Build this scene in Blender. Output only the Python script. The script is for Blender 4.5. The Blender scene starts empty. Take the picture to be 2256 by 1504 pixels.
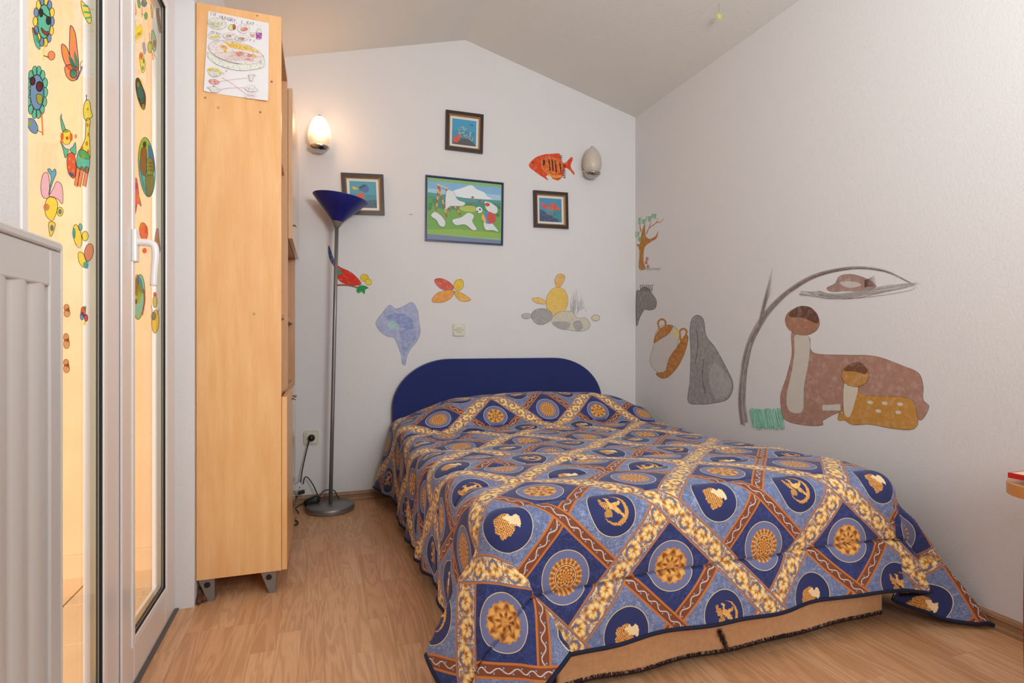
import bpy, bmesh, math, random
import numpy as np
from mathutils import Vector, Matrix, noise
from mathutils.geometry import tessellate_polygon
random.seed(7)
C = bpy.context.scene.collection
SC = bpy.context.scene

# ------------------------------------------------------------------ camera, world, lights, exposure
YAW = math.radians(18.87); FPX = 1220.0; HC = 0.95
cam_d = bpy.data.cameras.new('camera'); cam = bpy.data.objects.new('camera', cam_d); C.objects.link(cam)
cam_d.sensor_width = 36.0; cam_d.lens = FPX/2256*36.0; cam_d.clip_start = 0.02
cam.location = (0, 0, HC); cam.rotation_euler = (math.radians(90), 0, -YAW)
SC.camera = cam
world = bpy.data.worlds.new('sky'); SC.world = world; world.use_nodes = True
bg = world.node_tree.nodes['Background']; bg.inputs['Color'].default_value = (0.93, 0.96, 1.0, 1); bg.inputs['Strength'].default_value = 1.6
def area(name, loc, target, size, power, color, sy=None):
    l = bpy.data.lights.new(name, 'AREA'); l.energy = power; l.color = color; l.size = size
    if sy: l.shape = 'RECTANGLE'; l.size_y = sy
    o = bpy.data.objects.new(name, l); C.objects.link(o); o.location = loc
    o.rotation_euler = (Vector(target)-Vector(loc)).to_track_quat('-Z', 'Y').to_euler(); return o
area('bounce_light', (0.80, -0.25, 1.68), (0.85, 0.9, 2.85), 0.5, 42, (0.885, 0.97, 1.0), 0.5)
area('room_light', (1.15, -1.35, 1.65), (1.0, 3.4, 1.0), 1.1, 36, (0.895, 0.975, 1.0), 1.1)
sun_d = bpy.data.lights.new('sun', 'SUN'); sun_d.energy = 3.3; sun_d.angle = 0.02; sun_d.color = (1.0, 0.90, 0.76)
sun = bpy.data.objects.new('sun', sun_d); C.objects.link(sun); sun.rotation_euler = Vector((0.03, 0.85, -0.50)).to_track_quat('-Z', 'Y').to_euler()
vs = SC.view_settings; vs.view_transform = 'Standard'; vs.look = 'None'; vs.gamma = 1.0; vs.use_curve_mapping = False; vs.exposure = -0.08

# ------------------------------------------------------------------ projection of a picture point to a plane of the room
def ray(px, py):
    t = (px-1128)/FPX; s = (752-py)/FPX
    return Vector((math.sin(YAW)+t*math.cos(YAW), math.cos(YAW)-t*math.sin(YAW), s))
def P(px, py, ax, val):
    d = ray(px, py); o = (0, 0, HC)
    k = (val-o[ax])/d[ax]
    return Vector((d.x*k, d.y*k, HC+d.z*k))

YB, XR, XL, XD = 3.447, 2.107, -0.435, -0.49
RIDGE_X, RIDGE_Z, SLOPE = 0.862, 2.877, 0.268

# ------------------------------------------------------------------ helpers
def lin(c):
    if isinstance(c, str):
        c = c.lstrip('#'); c = [int(c[i:i+2], 16)/255 for i in (0, 2, 4)]
    return tuple(x/12.92 if x <= 0.04045 else ((x+0.055)/1.055)**2.4 for x in c)+(1.0,)
def tag(o, label=None, cat=None, group=None, kind=None):
    if label: o['label'] = label
    if cat: o['category'] = cat
    if group: o['group'] = group
    if kind: o['kind'] = kind
    return o
def empty(name, loc, label, cat, group=None, rz=0):
    o = bpy.data.objects.new(name, None); C.objects.link(o); o.location = loc; o.rotation_euler = (0, 0, rz); o.empty_display_size = 0.05
    return tag(o, label, cat, group)
def link(name, me, parent=None, mats=(), smooth=False):
    o = bpy.data.objects.new(name, me); C.objects.link(o)
    for m in mats: me.materials.append(m)
    if smooth:
        for p in me.polygons: p.use_smooth = True
    if parent:
        o.parent = parent
        if parent.type == 'EMPTY': o.matrix_parent_inverse = (Matrix.Translation(parent.location) @ parent.rotation_euler.to_matrix().to_4x4()).inverted()
    return o
def pydata(name, verts, faces, parent=None, mats=(), smooth=False, fm=None):
    me = bpy.data.meshes.new(name); me.from_pydata([tuple(v) for v in verts], [], faces); me.update()
    o = link(name, me, parent, mats, smooth)
    if fm:
        for p, k in zip(me.polygons, fm): p.material_index = k
    return o
def bm_obj(name, bm, parent=None, mats=(), smooth=False, bevel=0, seg=2):
    if bevel:
        bmesh.ops.bevel(bm, geom=[e for e in bm.edges if len(e.link_faces) == 2 and e.calc_face_angle(0) > 0.6], offset=bevel, segments=seg, affect='EDGES', profile=0.5, clamp_overlap=True)
    bmesh.ops.recalc_face_normals(bm, faces=bm.faces)
    me = bpy.data.meshes.new(name); bm.to_mesh(me); bm.free()
    return link(name, me, parent, mats, smooth)
def add_box(bm, a, b, rot=None):
    r = bmesh.ops.create_cube(bm, size=1)
    c = [(a[i]+b[i])/2 for i in range(3)]; s = [abs(b[i]-a[i]) for i in range(3)]
    M = Matrix.Translation(c) @ (rot or Matrix()) @ Matrix.Diagonal((*s, 1))
    bmesh.ops.transform(bm, matrix=M, verts=r['verts']); return r['verts']
def box(name, a, b, mat, parent=None, bevel=0.0, rot=None, seg=2):
    bm = bmesh.new(); add_box(bm, a, b, rot); return bm_obj(name, bm, parent, (mat,), False, bevel, seg)
def lathe_bm(bm, prof, n=32, M=Matrix(), close=True):
    rings = []
    for r, z in prof:
        if r < 1e-6: rings.append([bm.verts.new(M @ Vector((0, 0, z)))])
        else: rings.append([bm.verts.new(M @ Vector((r*math.cos(2*math.pi*k/n), r*math.sin(2*math.pi*k/n), z))) for k in range(n)])
    for A, B in zip(rings, rings[1:]):
        for k in range(n):
            j = (k+1) % n
            if len(A) == 1 and len(B) == 1: continue
            if len(A) == 1: bm.faces.new((A[0], B[k], B[j]))
            elif len(B) == 1: bm.faces.new((A[k], A[j], B[0]))
            else: bm.faces.new((A[k], A[j], B[j], B[k]))
    return bm
def lathe(name, prof, mat, parent=None, n=32, M=Matrix()):
    bm = lathe_bm(bmesh.new(), prof, n, M); return bm_obj(name, bm, parent, (mat,), True)
def catmull(pts, n=8, closed=False):
    pts = [Vector(p) for p in pts]; out = []; L = len(pts)
    rng = range(L if closed else L-1)
    for i in rng:
        if closed: p0, p1, p2, p3 = pts[i-1], pts[i], pts[(i+1) % L], pts[(i+2) % L]
        else: p0, p1, p2, p3 = pts[max(i-1, 0)], pts[i], pts[i+1], pts[min(i+2, L-1)]
        for k in range(n):
            t = k/n
            out.append(0.5*((2*p1)+(-p0+p2)*t+(2*p0-5*p1+4*p2-p3)*t*t+(-p0+3*p1-3*p2+p3)*t**3))
    if not closed: out.append(pts[-1])
    return out
def tube_bm(bm, pts, r, n=8, caps=True):
    rings = []; up = Vector((0.13, 0.21, 0.97)).normalized(); L = len(pts)
    prev = None
    for i, p in enumerate(pts):
        t = (pts[min(i+1, L-1)]-pts[max(i-1, 0)]).normalized()
        if prev is None:
            a = t.orthogonal().normalized()
        else:
            a = (prev - t*prev.dot(t)); a = a.normalized() if a.length > 1e-6 else t.orthogonal().normalized()
        prev = a; b = t.cross(a)
        rr = r(i/(L-1)) if callable(r) else r
        rings.append([bm.verts.new(p+rr*(a*math.cos(2*math.pi*k/n)+b*math.sin(2*math.pi*k/n))) for k in range(n)])
    for A, B in zip(rings, rings[1:]):
        for k in range(n): bm.faces.new((A[k], A[(k+1) % n], B[(k+1) % n], B[k]))
    if caps: bm.faces.new(rings[0][::-1]); bm.faces.new(rings[-1])
def tube(name, pts, r, mat, parent=None, n=8, smooth_n=0):
    pts = catmull(pts, smooth_n) if smooth_n else [Vector(p) for p in pts]
    bm = bmesh.new(); tube_bm(bm, pts, r, n); return bm_obj(name, bm, parent, (mat,), True)
def prism_bm(bm, poly, depth):          # poly: list of Vector, depth: Vector
    poly = [Vector(p) for p in poly]
    tri = tessellate_polygon([poly])
    a = [bm.verts.new(p) for p in poly]; b = [bm.verts.new(p+depth) for p in poly]
    for t in tri:
        try: bm.faces.new([a[i] for i in t]); bm.faces.new([b[i] for i in reversed(t)])
        except ValueError: pass
    for i in range(len(poly)):
        j = (i+1) % len(poly); bm.faces.new((a[i], b[i], b[j], a[j]))
def copy_thing(root, loc):
    r = root.copy(); C.objects.link(r); r.location = loc
    for ch in list(root.children):
        c = ch.copy(); C.objects.link(c); c.parent = r
        for g in list(ch.children):
            d = g.copy(); C.objects.link(d); d.parent = c
    return r

# ------------------------------------------------------------------ node expressions
class NT:
    def __init__(s, name):
        s.m = bpy.data.materials.new(name); s.m.use_nodes = True; s.t = s.m.node_tree; s.t.nodes.clear()
        s.out = s.t.nodes.new('ShaderNodeOutputMaterial')
    def n(s, typ, **kw):
        nd = s.t.nodes.new(typ)
        for k, v in kw.items(): setattr(nd, k, v)
        return nd
    def set(s, sock, v):
        if isinstance(v, E): s.t.links.new(v.s, sock)
        elif hasattr(v, 'is_output') or isinstance(v, bpy.types.NodeSocket): s.t.links.new(v, sock)
        else: sock.default_value = v
    def math(s, op, *a):
        nd = s.n('ShaderNodeMath', operation=op)
        for i, v in enumerate(a): s.set(nd.inputs[i], v)
        return E(s, nd.outputs[0])
    def mix(s, f, a, b):
        nd = s.n('ShaderNodeMix', data_type='RGBA'); nd.clamp_factor = True
        s.set(nd.inputs[0], f); s.set(nd.inputs[6], a); s.set(nd.inputs[7], b); return nd.outputs[2]
    def noise(s, vec, scale, detail=2, rough=0.5, dist=0, col=False):
        nd = s.n('ShaderNodeTexNoise'); s.t.links.new(vec, nd.inputs['Vector']); nd.inputs['Scale'].default_value = scale
        nd.inputs['Detail'].default_value = detail; nd.inputs['Roughness'].default_value = rough; nd.inputs['Distortion'].default_value = dist
        return nd.outputs['Color'] if col else E(s, nd.outputs[0])
    def ramp(s, f, stops):
        nd = s.n('ShaderNodeValToRGB'); cr = nd.color_ramp
        while len(cr.elements) < len(stops): cr.elements.new(0.5)
        for e, (p, c) in zip(cr.elements, stops): e.position = p; e.color = c
        s.set(nd.inputs[0], f); return nd.outputs[0]
    def mapping(s, vec, scale=(1, 1, 1), loc=(0, 0, 0), rot=(0, 0, 0)):
        nd = s.n('ShaderNodeMapping'); s.t.links.new(vec, nd.inputs[0]); nd.inputs['Scale'].default_value = scale
        nd.inputs['Location'].default_value = loc; nd.inputs['Rotation'].default_value = rot; return nd.outputs[0]
    def xyz(s, vec):
        nd = s.n('ShaderNodeSeparateXYZ'); s.t.links.new(vec, nd.inputs[0]); return [E(s, o) for o in nd.outputs]
    def comb(s, x, y, z=0.0):
        nd = s.n('ShaderNodeCombineXYZ'); s.set(nd.inputs[0], x); s.set(nd.inputs[1], y); s.set(nd.inputs[2], z); return nd.outputs[0]
    def obj(s): return s.n('ShaderNodeTexCoord').outputs['Object']
    def pos(s): return s.n('ShaderNodeNewGeometry').outputs['Position']
    def uv(s): return s.n('ShaderNodeTexCoord').outputs['UV']
    def rnd(s): return E(s, s.n('ShaderNodeObjectInfo').outputs['Random'])
    def bump(s, h, strength=0.3, dist=0.01):
        nd = s.n('ShaderNodeBump'); s.set(nd.inputs['Height'], h); nd.inputs['Strength'].default_value = strength; nd.inputs['Distance'].default_value = dist; return nd.outputs[0]
    def bsdf(s, col, rough=0.5, metal=0.0, normal=None, **kw):
        nd = s.n('ShaderNodeBsdfPrincipled'); s.set(nd.inputs['Base Color'], col); s.set(nd.inputs['Roughness'], rough); nd.inputs['Metallic'].default_value = metal
        for k, v in kw.items(): s.set(nd.inputs[k.replace('_', ' ')], v)
        if normal is not None: s.t.links.new(normal, nd.inputs['Normal'])
        s.t.links.new(nd.outputs[0], s.out.inputs[0]); return s.m
class E:
    def __init__(s, nt, sock): s.nt = nt; s.s = sock
    def _o(s, op, *a): return s.nt.math(op, s, *a)
    def __add__(s, o): return s._o('ADD', o)
    __radd__ = __add__
    def __sub__(s, o): return s._o('SUBTRACT', o)
    def __rsub__(s, o): return s.nt.math('SUBTRACT', o, s)
    def __mul__(s, o): return s._o('MULTIPLY', o)
    __rmul__ = __mul__
    def __truediv__(s, o): return s._o('DIVIDE', o)
    def __neg__(s): return s*-1.0
    def abs(s): return s._o('ABSOLUTE')
    def sin(s): return s._o('SINE')
    def cos(s): return s._o('COSINE')
    def round(s): return s._o('ROUND')
    def sign(s): return s._o('SIGN')
    def lt(s, o): return s._o('LESS_THAN', o)
    def gt(s, o): return s._o('GREATER_THAN', o)
    def min(s, o): return s._o('MINIMUM', o)
    def max(s, o): return s._o('MAXIMUM', o)
    def sqrt(s): return s._o('SQRT')
    def atan2(s, o): return s._o('ARCTAN2', o)
    def frac(s): return s._o('FRACT')
    def clamp(s): nd = s.nt.n('ShaderNodeClamp'); s.nt.set(nd.inputs[0], s); return E(s.nt, nd.outputs[0])

MATS = {}
def plain(name, col, rough=0.5, metal=0.0, var=0.06, bump=0.0, bscale=200, **kw):
    k = (name,)
    if k in MATS: return MATS[k]
    t = NT(name); p = t.obj(); n = t.noise(p, 6, 3)
    c = lin(col); d = tuple(x*(1-var*2) for x in c[:3])+(1,)
    nm = t.bump(t.noise(p, bscale, 3), bump, 0.002) if bump else None
    MATS[k] = t.bsdf(t.mix(n, c, d), rough, metal, nm, **kw); return MATS[k]

def mat_wall(name, col):
    t = NT(name); p = t.pos()
    n = t.noise(p, 1.3, 3); a = t.noise(p, 95, 3, 0.6); b = t.noise(p, 260, 2, 0.5)
    c = lin(col); d = tuple(x*0.95 for x in c[:3])+(1,)
    return t.bsdf(t.mix(n, c, d), 0.92, 0, t.bump(a*0.7+b*0.3, 0.35, 0.004))
M_wall = mat_wall('painted_plaster', '#e0dbda')
M_wallr = M_wall
M_ceil = mat_wall('ceiling_plaster', '#dfdbd6')

def mat_beech(name, c1, c2, rough=0.32):
    t = NT(name); p = t.pos(); v = t.mapping(p, (14, 14, 1.6))
    v2 = t.mapping(p, (5, 5, 0.55)); g = t.noise(v2, 1.5, 2, 0.5, 0.3); w = t.noise(v, 3.0, 5, 0.65, 0.4)
    rings = (g*34.0).sin()*0.5+0.5
    f = t.noise(t.mapping(p, (180, 180, 9)), 2, 3, 0.7)
    m = (w*0.5+rings*0.12+f*0.30+0.04).clamp()
    r = t.rnd()*0.18
    return t.bsdf(t.ramp(m-0.05+r, [(0.25, lin(c1)), (0.75, lin(c2))]), rough, 0, t.bump(f, 0.05, 0.001))
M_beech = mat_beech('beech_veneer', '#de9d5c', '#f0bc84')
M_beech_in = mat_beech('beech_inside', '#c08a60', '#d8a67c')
M_pine = mat_beech('pine', '#b9702f', '#dd9a55')

def mat_floor(name, board=True):
    t = NT(name); p = t.pos(); r = t.rnd()
    x, y, z = t.xyz(p)
    off = t.comb(x*18.0+r*57.0, y*1.7+r*31.0, z)
    g = t.noise(off, 0.9, 3, 0.5, 0.7)
    rings = (g*46.0).sin()*0.5+0.5
    f = t.noise(t.comb(x*300.0, y*14.0+r*9.0, z), 1.0, 3, 0.6)
    tone = t.ramp(r, [(0.0, lin('#d8a074')), (0.5, lin('#dfa97d')), (1.0, lin('#e6b389'))])
    dark = t.mix(0.62, tone, lin('#96633a'))
    c = t.mix(rings*0.50+f*0.45-0.14, tone, dark)
    return t.bsdf(c, 0.38+f*0.12 if False else 0.40, 0, t.bump(f, 0.06, 0.001))
M_floor = mat_floor('oak_laminate')
M_base = mat_beech('baseboard_wood', '#8f6a4e', '#a8805f', 0.4)
M_upvc = plain('white_plastic_frame', '#e6dcd8', 0.22, var=0.02)
M_upvc_w = plain('white_glazing_bead', '#efe8e4', 0.25, var=0.02)
M_gasket = plain('black_rubber', '#17110d', 0.6)
M_spacer = plain('aluminium_spacer', '#b7ac92', 0.35, 0.8)
M_rad = plain('shaded_white_enamel', '#c3bcb8', 0.3, var=0.02)  # white radiator enamel, base colour greyed to stand in for shade
M_silver = plain('silver_paint', '#8f8c8a', 0.38, 0.6)
M_chrome = plain('chrome', '#b8b4ae', 0.15, 1.0)
M_black = plain('black_plastic', '#100f10', 0.45)
M_navyfab = plain('navy_fabric', '#1c2a6b', 0.95, var=0.12, bump=0.5, bscale=900, Sheen_Weight=0.3)
M_binding = plain('navy_binding', '#0d1130', 0.8, bump=0.3)
M_socket = plain('cream_plastic', '#cfc6b4', 0.4, var=0.02)
M_bluel = plain('blue_glass_shade', '#141a70', 0.35, var=0.05)
# ------------------------------------------------------------------ the setting
def zc(x): return RIDGE_Z-SLOPE*abs(x-RIDGE_X)
YF = -1.7
# back wall (gable)
def wall_prism(name, poly, depth, mat):
    bm = bmesh.new(); prism_bm(bm, poly, Vector(depth)); o = bm_obj(name, bm, None, (mat,)); tag(o, kind='structure'); return o
o = wall_prism('wall_back', [(XL-.15, YB, -.05), (XR+.1, YB, -.05), (XR+.1, YB, zc(XR+.1)+.02), (RIDGE_X, YB, RIDGE_Z+.02), (XL-.15, YB, zc(XL-.15)+.02)], (0, .1, 0), M_wall)
o = wall_prism('wall_front', [(XL-.15, YF, -.05), (XR+.1, YF, -.05), (XR+.1, YF, zc(XR+.1)+.02), (RIDGE_X, YF, RIDGE_Z+.02), (XL-.15, YF, zc(XL-.15)+.02)], (0, -.1, 0), M_wall)
bm = bmesh.new(); add_box(bm, (XR, YF, -.05), (XR+.1, YB, zc(XR)+.01)); tag(bm_obj('wall_right', bm, None, (M_wallr,)), kind='structure')
bm = bmesh.new(); D0, D1, DT = 1.036, 2.243, 2.17
bm.free()
for wa, wb in (((XL-.11, YF, -.05), (XL, D0, zc(XL)+.01)), ((XL-.11, D1, -.05), (XL, YB, zc(XL)+.01)), ((XL-.11, D0, DT), (XL, D1, zc(XL)+.01))):
    tag(box('wall_left', wa, wb, M_wall), kind='structure')
xa, xb = XL-.11, XR+.15
tag(pydata('ceiling', [(xa, YF-.1, zc(xa)), (RIDGE_X, YF-.1, RIDGE_Z), (xb, YF-.1, zc(xb)), (xa, YB+.1, zc(xa)), (RIDGE_X, YB+.1, RIDGE_Z), (xb, YB+.1, zc(xb)),
     (xa, YF-.1, zc(xa)+.12), (RIDGE_X, YF-.1, RIDGE_Z+.12), (xb, YF-.1, zc(xb)+.12), (xa, YB+.1, zc(xa)+.12), (RIDGE_X, YB+.1, RIDGE_Z+.12), (xb, YB+.1, zc(xb)+.12)],
    [(0, 1, 4, 3), (1, 2, 5, 4), (6, 9, 10, 7), (7, 10, 11, 8), (0, 3, 9, 6), (2, 8, 11, 5), (0, 6, 7, 1), (1, 7, 8, 2), (3, 4, 10, 9), (4, 5, 11, 10)], None, (M_ceil,)), kind='structure')
fl = box('floor', (XD-.08, YF, -.06), (XR+.05, YB+.02, -.004), M_floor); tag(fl, kind='structure')
# laminate strips, each its own object
SW = 0.0715
lens = {}
def plank_mesh(L):
    if L in lens: return lens[L]
    bm = bmesh.new(); g = 0.00018
    vs_ = add_box(bm, (g, g, -.004), (SW-g, L-g, 0))
    me = bpy.data.meshes.new('plank'); bmesh.ops.recalc_face_normals(bm, faces=bm.faces); bm.to_mesh(me); bm.free(); me.materials.append(M_floor); lens[L] = me; return me
x = XD-.005; col = 0
rp = random.Random(3)
while x < XR-.005:
    w = SW
    y = 0.55-rp.choice([0, .1, .2, .3])
    while y < YB-.01:
        L = rp.choice([.30, .40, .50, .60])
        if y+L > YB: L = round(YB-y-.002, 3)
        if L < .05: break
        hid = (x > .62 and x < 1.70 and y > 1.60)           # under the bed
        if not hid:
            p = bpy.data.objects.new('plank', plank_mesh(L)); C.objects.link(p); p.location = (x, y, 0.0); p.parent = fl
            if x+w > XR:
                me2 = plank_mesh(L).copy()
                for v in me2.vertices: v.co.x *= (XR-x)/w
                p.data = me2
        y += L
    x += w; col += 1
# baseboards
def baseboard(name, p0, p1, nrm):
    prof = [(0, 0), (.015, 0), (.015, .012), (.011, .018), (.011, .034), (.015, .040), (.013, .050), (.0, .055)]
    p0, p1, nrm = Vector(p0), Vector(p1), Vector(nrm)
    bm = bmesh.new(); prism_bm(bm, [p0+nrm*a+Vector((0, 0, b)) for a, b in prof], p1-p0)
    tag(bm_obj(name, bm, None, (M_base,)), kind='structure')
baseboard('baseboard_back', (XL, YB, 0), (XR, YB, 0), (0, -1, 0))
baseboard('baseboard_right', (XR, YF, 0), (XR, YB-.015, 0), (-1, 0, 0))

# ------------------------------------------------------------------ door_1: two glazed leaves
def mat_glass():
    t = NT('clear_glass'); tr = t.n('ShaderNodeBsdfTransparent'); tr.inputs[0].default_value = (.97, .97, .96, 1)
    gl = t.n('ShaderNodeBsdfGlossy'); gl.inputs['Roughness'].default_value = 0.02
    lw = t.n('ShaderNodeLayerWeight'); lw.inputs[0].default_value = 0.5
    f = t.math('POWER', lw.outputs['Facing'], 5.0)*.8+.04
    mx = t.n('ShaderNodeMixShader'); t.t.links.new(f.s, mx.inputs[0]); t.t.links.new(tr.outputs[0], mx.inputs[1]); t.t.links.new(gl.outputs[0], mx.inputs[2])
    t.t.links.new(mx.outputs[0], t.out.inputs[0]); return t.m
M_glass = mat_glass()
door = empty('door_1', (XD, D0, 0), None, None); tag(door, kind='structure')
def rect_frame_bm(bm, x0, x1, y0, y1, z0, z1, w, wb=None, wt=None):
    wb = wb or w; wt = wt or w
    add_box(bm, (x0, y0, z0), (x1, y0+w, z1)); add_box(bm, (x0, y1-w, z0), (x1, y1, z1))
    add_box(bm, (x0, y0+w, z0), (x1, y1-w, z0+wb)); add_box(bm, (x0, y0+w, z1-wt), (x1, y1-w, z1))
bm = bmesh.new(); rect_frame_bm(bm, XD-.050, XD-.006, D0, D1, 0.0, DT, .035, .03)
bm_obj('door_frame', bm, door, (M_upvc,), False, .003)
leaves = []
for nm, y0, y1 in (('door_leaf', 1.066, 1.676), ('door_leaf', 1.680, 2.214)):
    w = .105 if y0 < 1.5 else .110
    wl, wr = (.124, .131) if y0 < 1.5 else (.094, .118)
    bm = bmesh.new()
    x0, x1, z0, z1 = XD-.040, XD, .018, 2.135
    add_box(bm, (x0, y0, z0), (x1, y0+wl, z1)); add_box(bm, (x0, y1-wr, z0), (x1, y1, z1))
    add_box(bm, (x0, y0+wl, z0), (x1, y1-wr, z0+.121)); add_box(bm, (x0, y0+wl, z1-.085), (x1, y1-wr, z1))
    leaf = bm_obj(nm, bm, door, (M_upvc,), False, .004)
    gy0, gy1, gz0, gz1 = y0+wl, y1-wr, z0+.121, z1-.085
    def sub(name, x0, x1, w_, mat, bev=.0, grow=0.0):
        bm = bmesh.new(); rect_frame_bm(bm, x0, x1, gy0+grow, gy1-grow, gz0+grow, gz1-grow, w_)
        return bm_obj(name, bm, leaf, (mat,), False, bev)
    sub('glazing_bead', XD-.004, XD+.003, .021, M_upvc_w, .0015, -.021)
    sub('gasket', XD-.006, XD-.0005, .0035, M_gasket)
    sub('spacer', XD-.020, XD-.0085, .011, M_spacer, 0, .004)
    for gx in (XD-.007, XD-.0215):
        pydata('glass', [(gx, gy0+.004, gz0+.004), (gx, gy1-.004, gz0+.004), (gx, gy1-.004, gz1-.004), (gx, gy0+.004, gz1-.004)], [(0, 1, 2, 3)], leaf, (M_glass,))
    leaves.append((leaf, gy0, gy1, gz0, gz1))
# cover strip on the meeting stiles
bm = bmesh.new(); add_box(bm, (XD+.001, 1.655, .03), (XD+.007, 1.694, 2.12)); bm_obj('cover_strip', bm, door, (M_upvc,), False, .004)
# handle
hp = P(341, 536, 0, XD+.05)
hy, hz = hp.y-.005, hp.z
bm = bmesh.new(); add_box(bm, (XD, hy-.016, hz-.055), (XD+.012, hy+.016, hz+.035)); bm_obj('handle', bm, leaves[1][0], (M_upvc_w,), False, .004)
bm = bmesh.new(); pts = catmull([(XD+.01, hy, hz), (XD+.036, hy, hz), (XD+.050, hy, hz-.008), (XD+.053, hy, hz-.035), (XD+.050, hy, hz-.075), (XD+.048, hy, hz-.118)], 6)
tube_bm(bm, pts, lambda s: .0105-.002*s, 10); bm_obj('handle_lever', bm, leaves[1][0], (M_upvc_w,), True)
# threshold strip and dust
box('trim_1', (XD-.005, D0, -.001), (XD+.007, D1, .005), plain('grey_sealant', '#6d6662', .8))
tag(bpy.data.objects['trim_1'], kind='structure')

# terrace outside the door
M_terr = plain('terrace_plaster', '#ecc498', 0.95, var=0.12, bump=0.7, bscale=60)
M_tile = plain('terrace_tile', '#e2bd90', 0.6, var=0.1)
M_grout = plain('terrace_grout', '#b8956a', 0.9)
tw = box('wall_terrace', (-2.9, 2.75, -.1), (-.55, 2.85, 3.2), M_terr); tag(tw, kind='structure')
tw2 = box('wall_terrace_side', (-3.0, 0.0, -.1), (-2.9, 2.85, 1.0), M_terr); tag(tw2, kind='structure')
tf = box('floor_terrace', (-2.9, 0.2, -.1), (-.55, 2.75, -.03), M_grout); tag(tf, kind='structure')
for i in range(7):
    for j in range(8):
        a = (-2.88+i*.33, .25+j*.315)
        bm = bmesh.new(); add_box(bm, (a[0], a[1], -.03), (min(a[0]+.324, -.56), min(a[1]+.309, 2.745), -.022)); bm_obj('tile', bm, tf, (M_tile,), False, .002)
bm = bmesh.new(); add_box(bm, (-2.9, 2.735, -.03), (-.6, 2.75, .07)); bm_obj('skirting', bm, tf, (M_tile,), False, .003)
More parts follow.
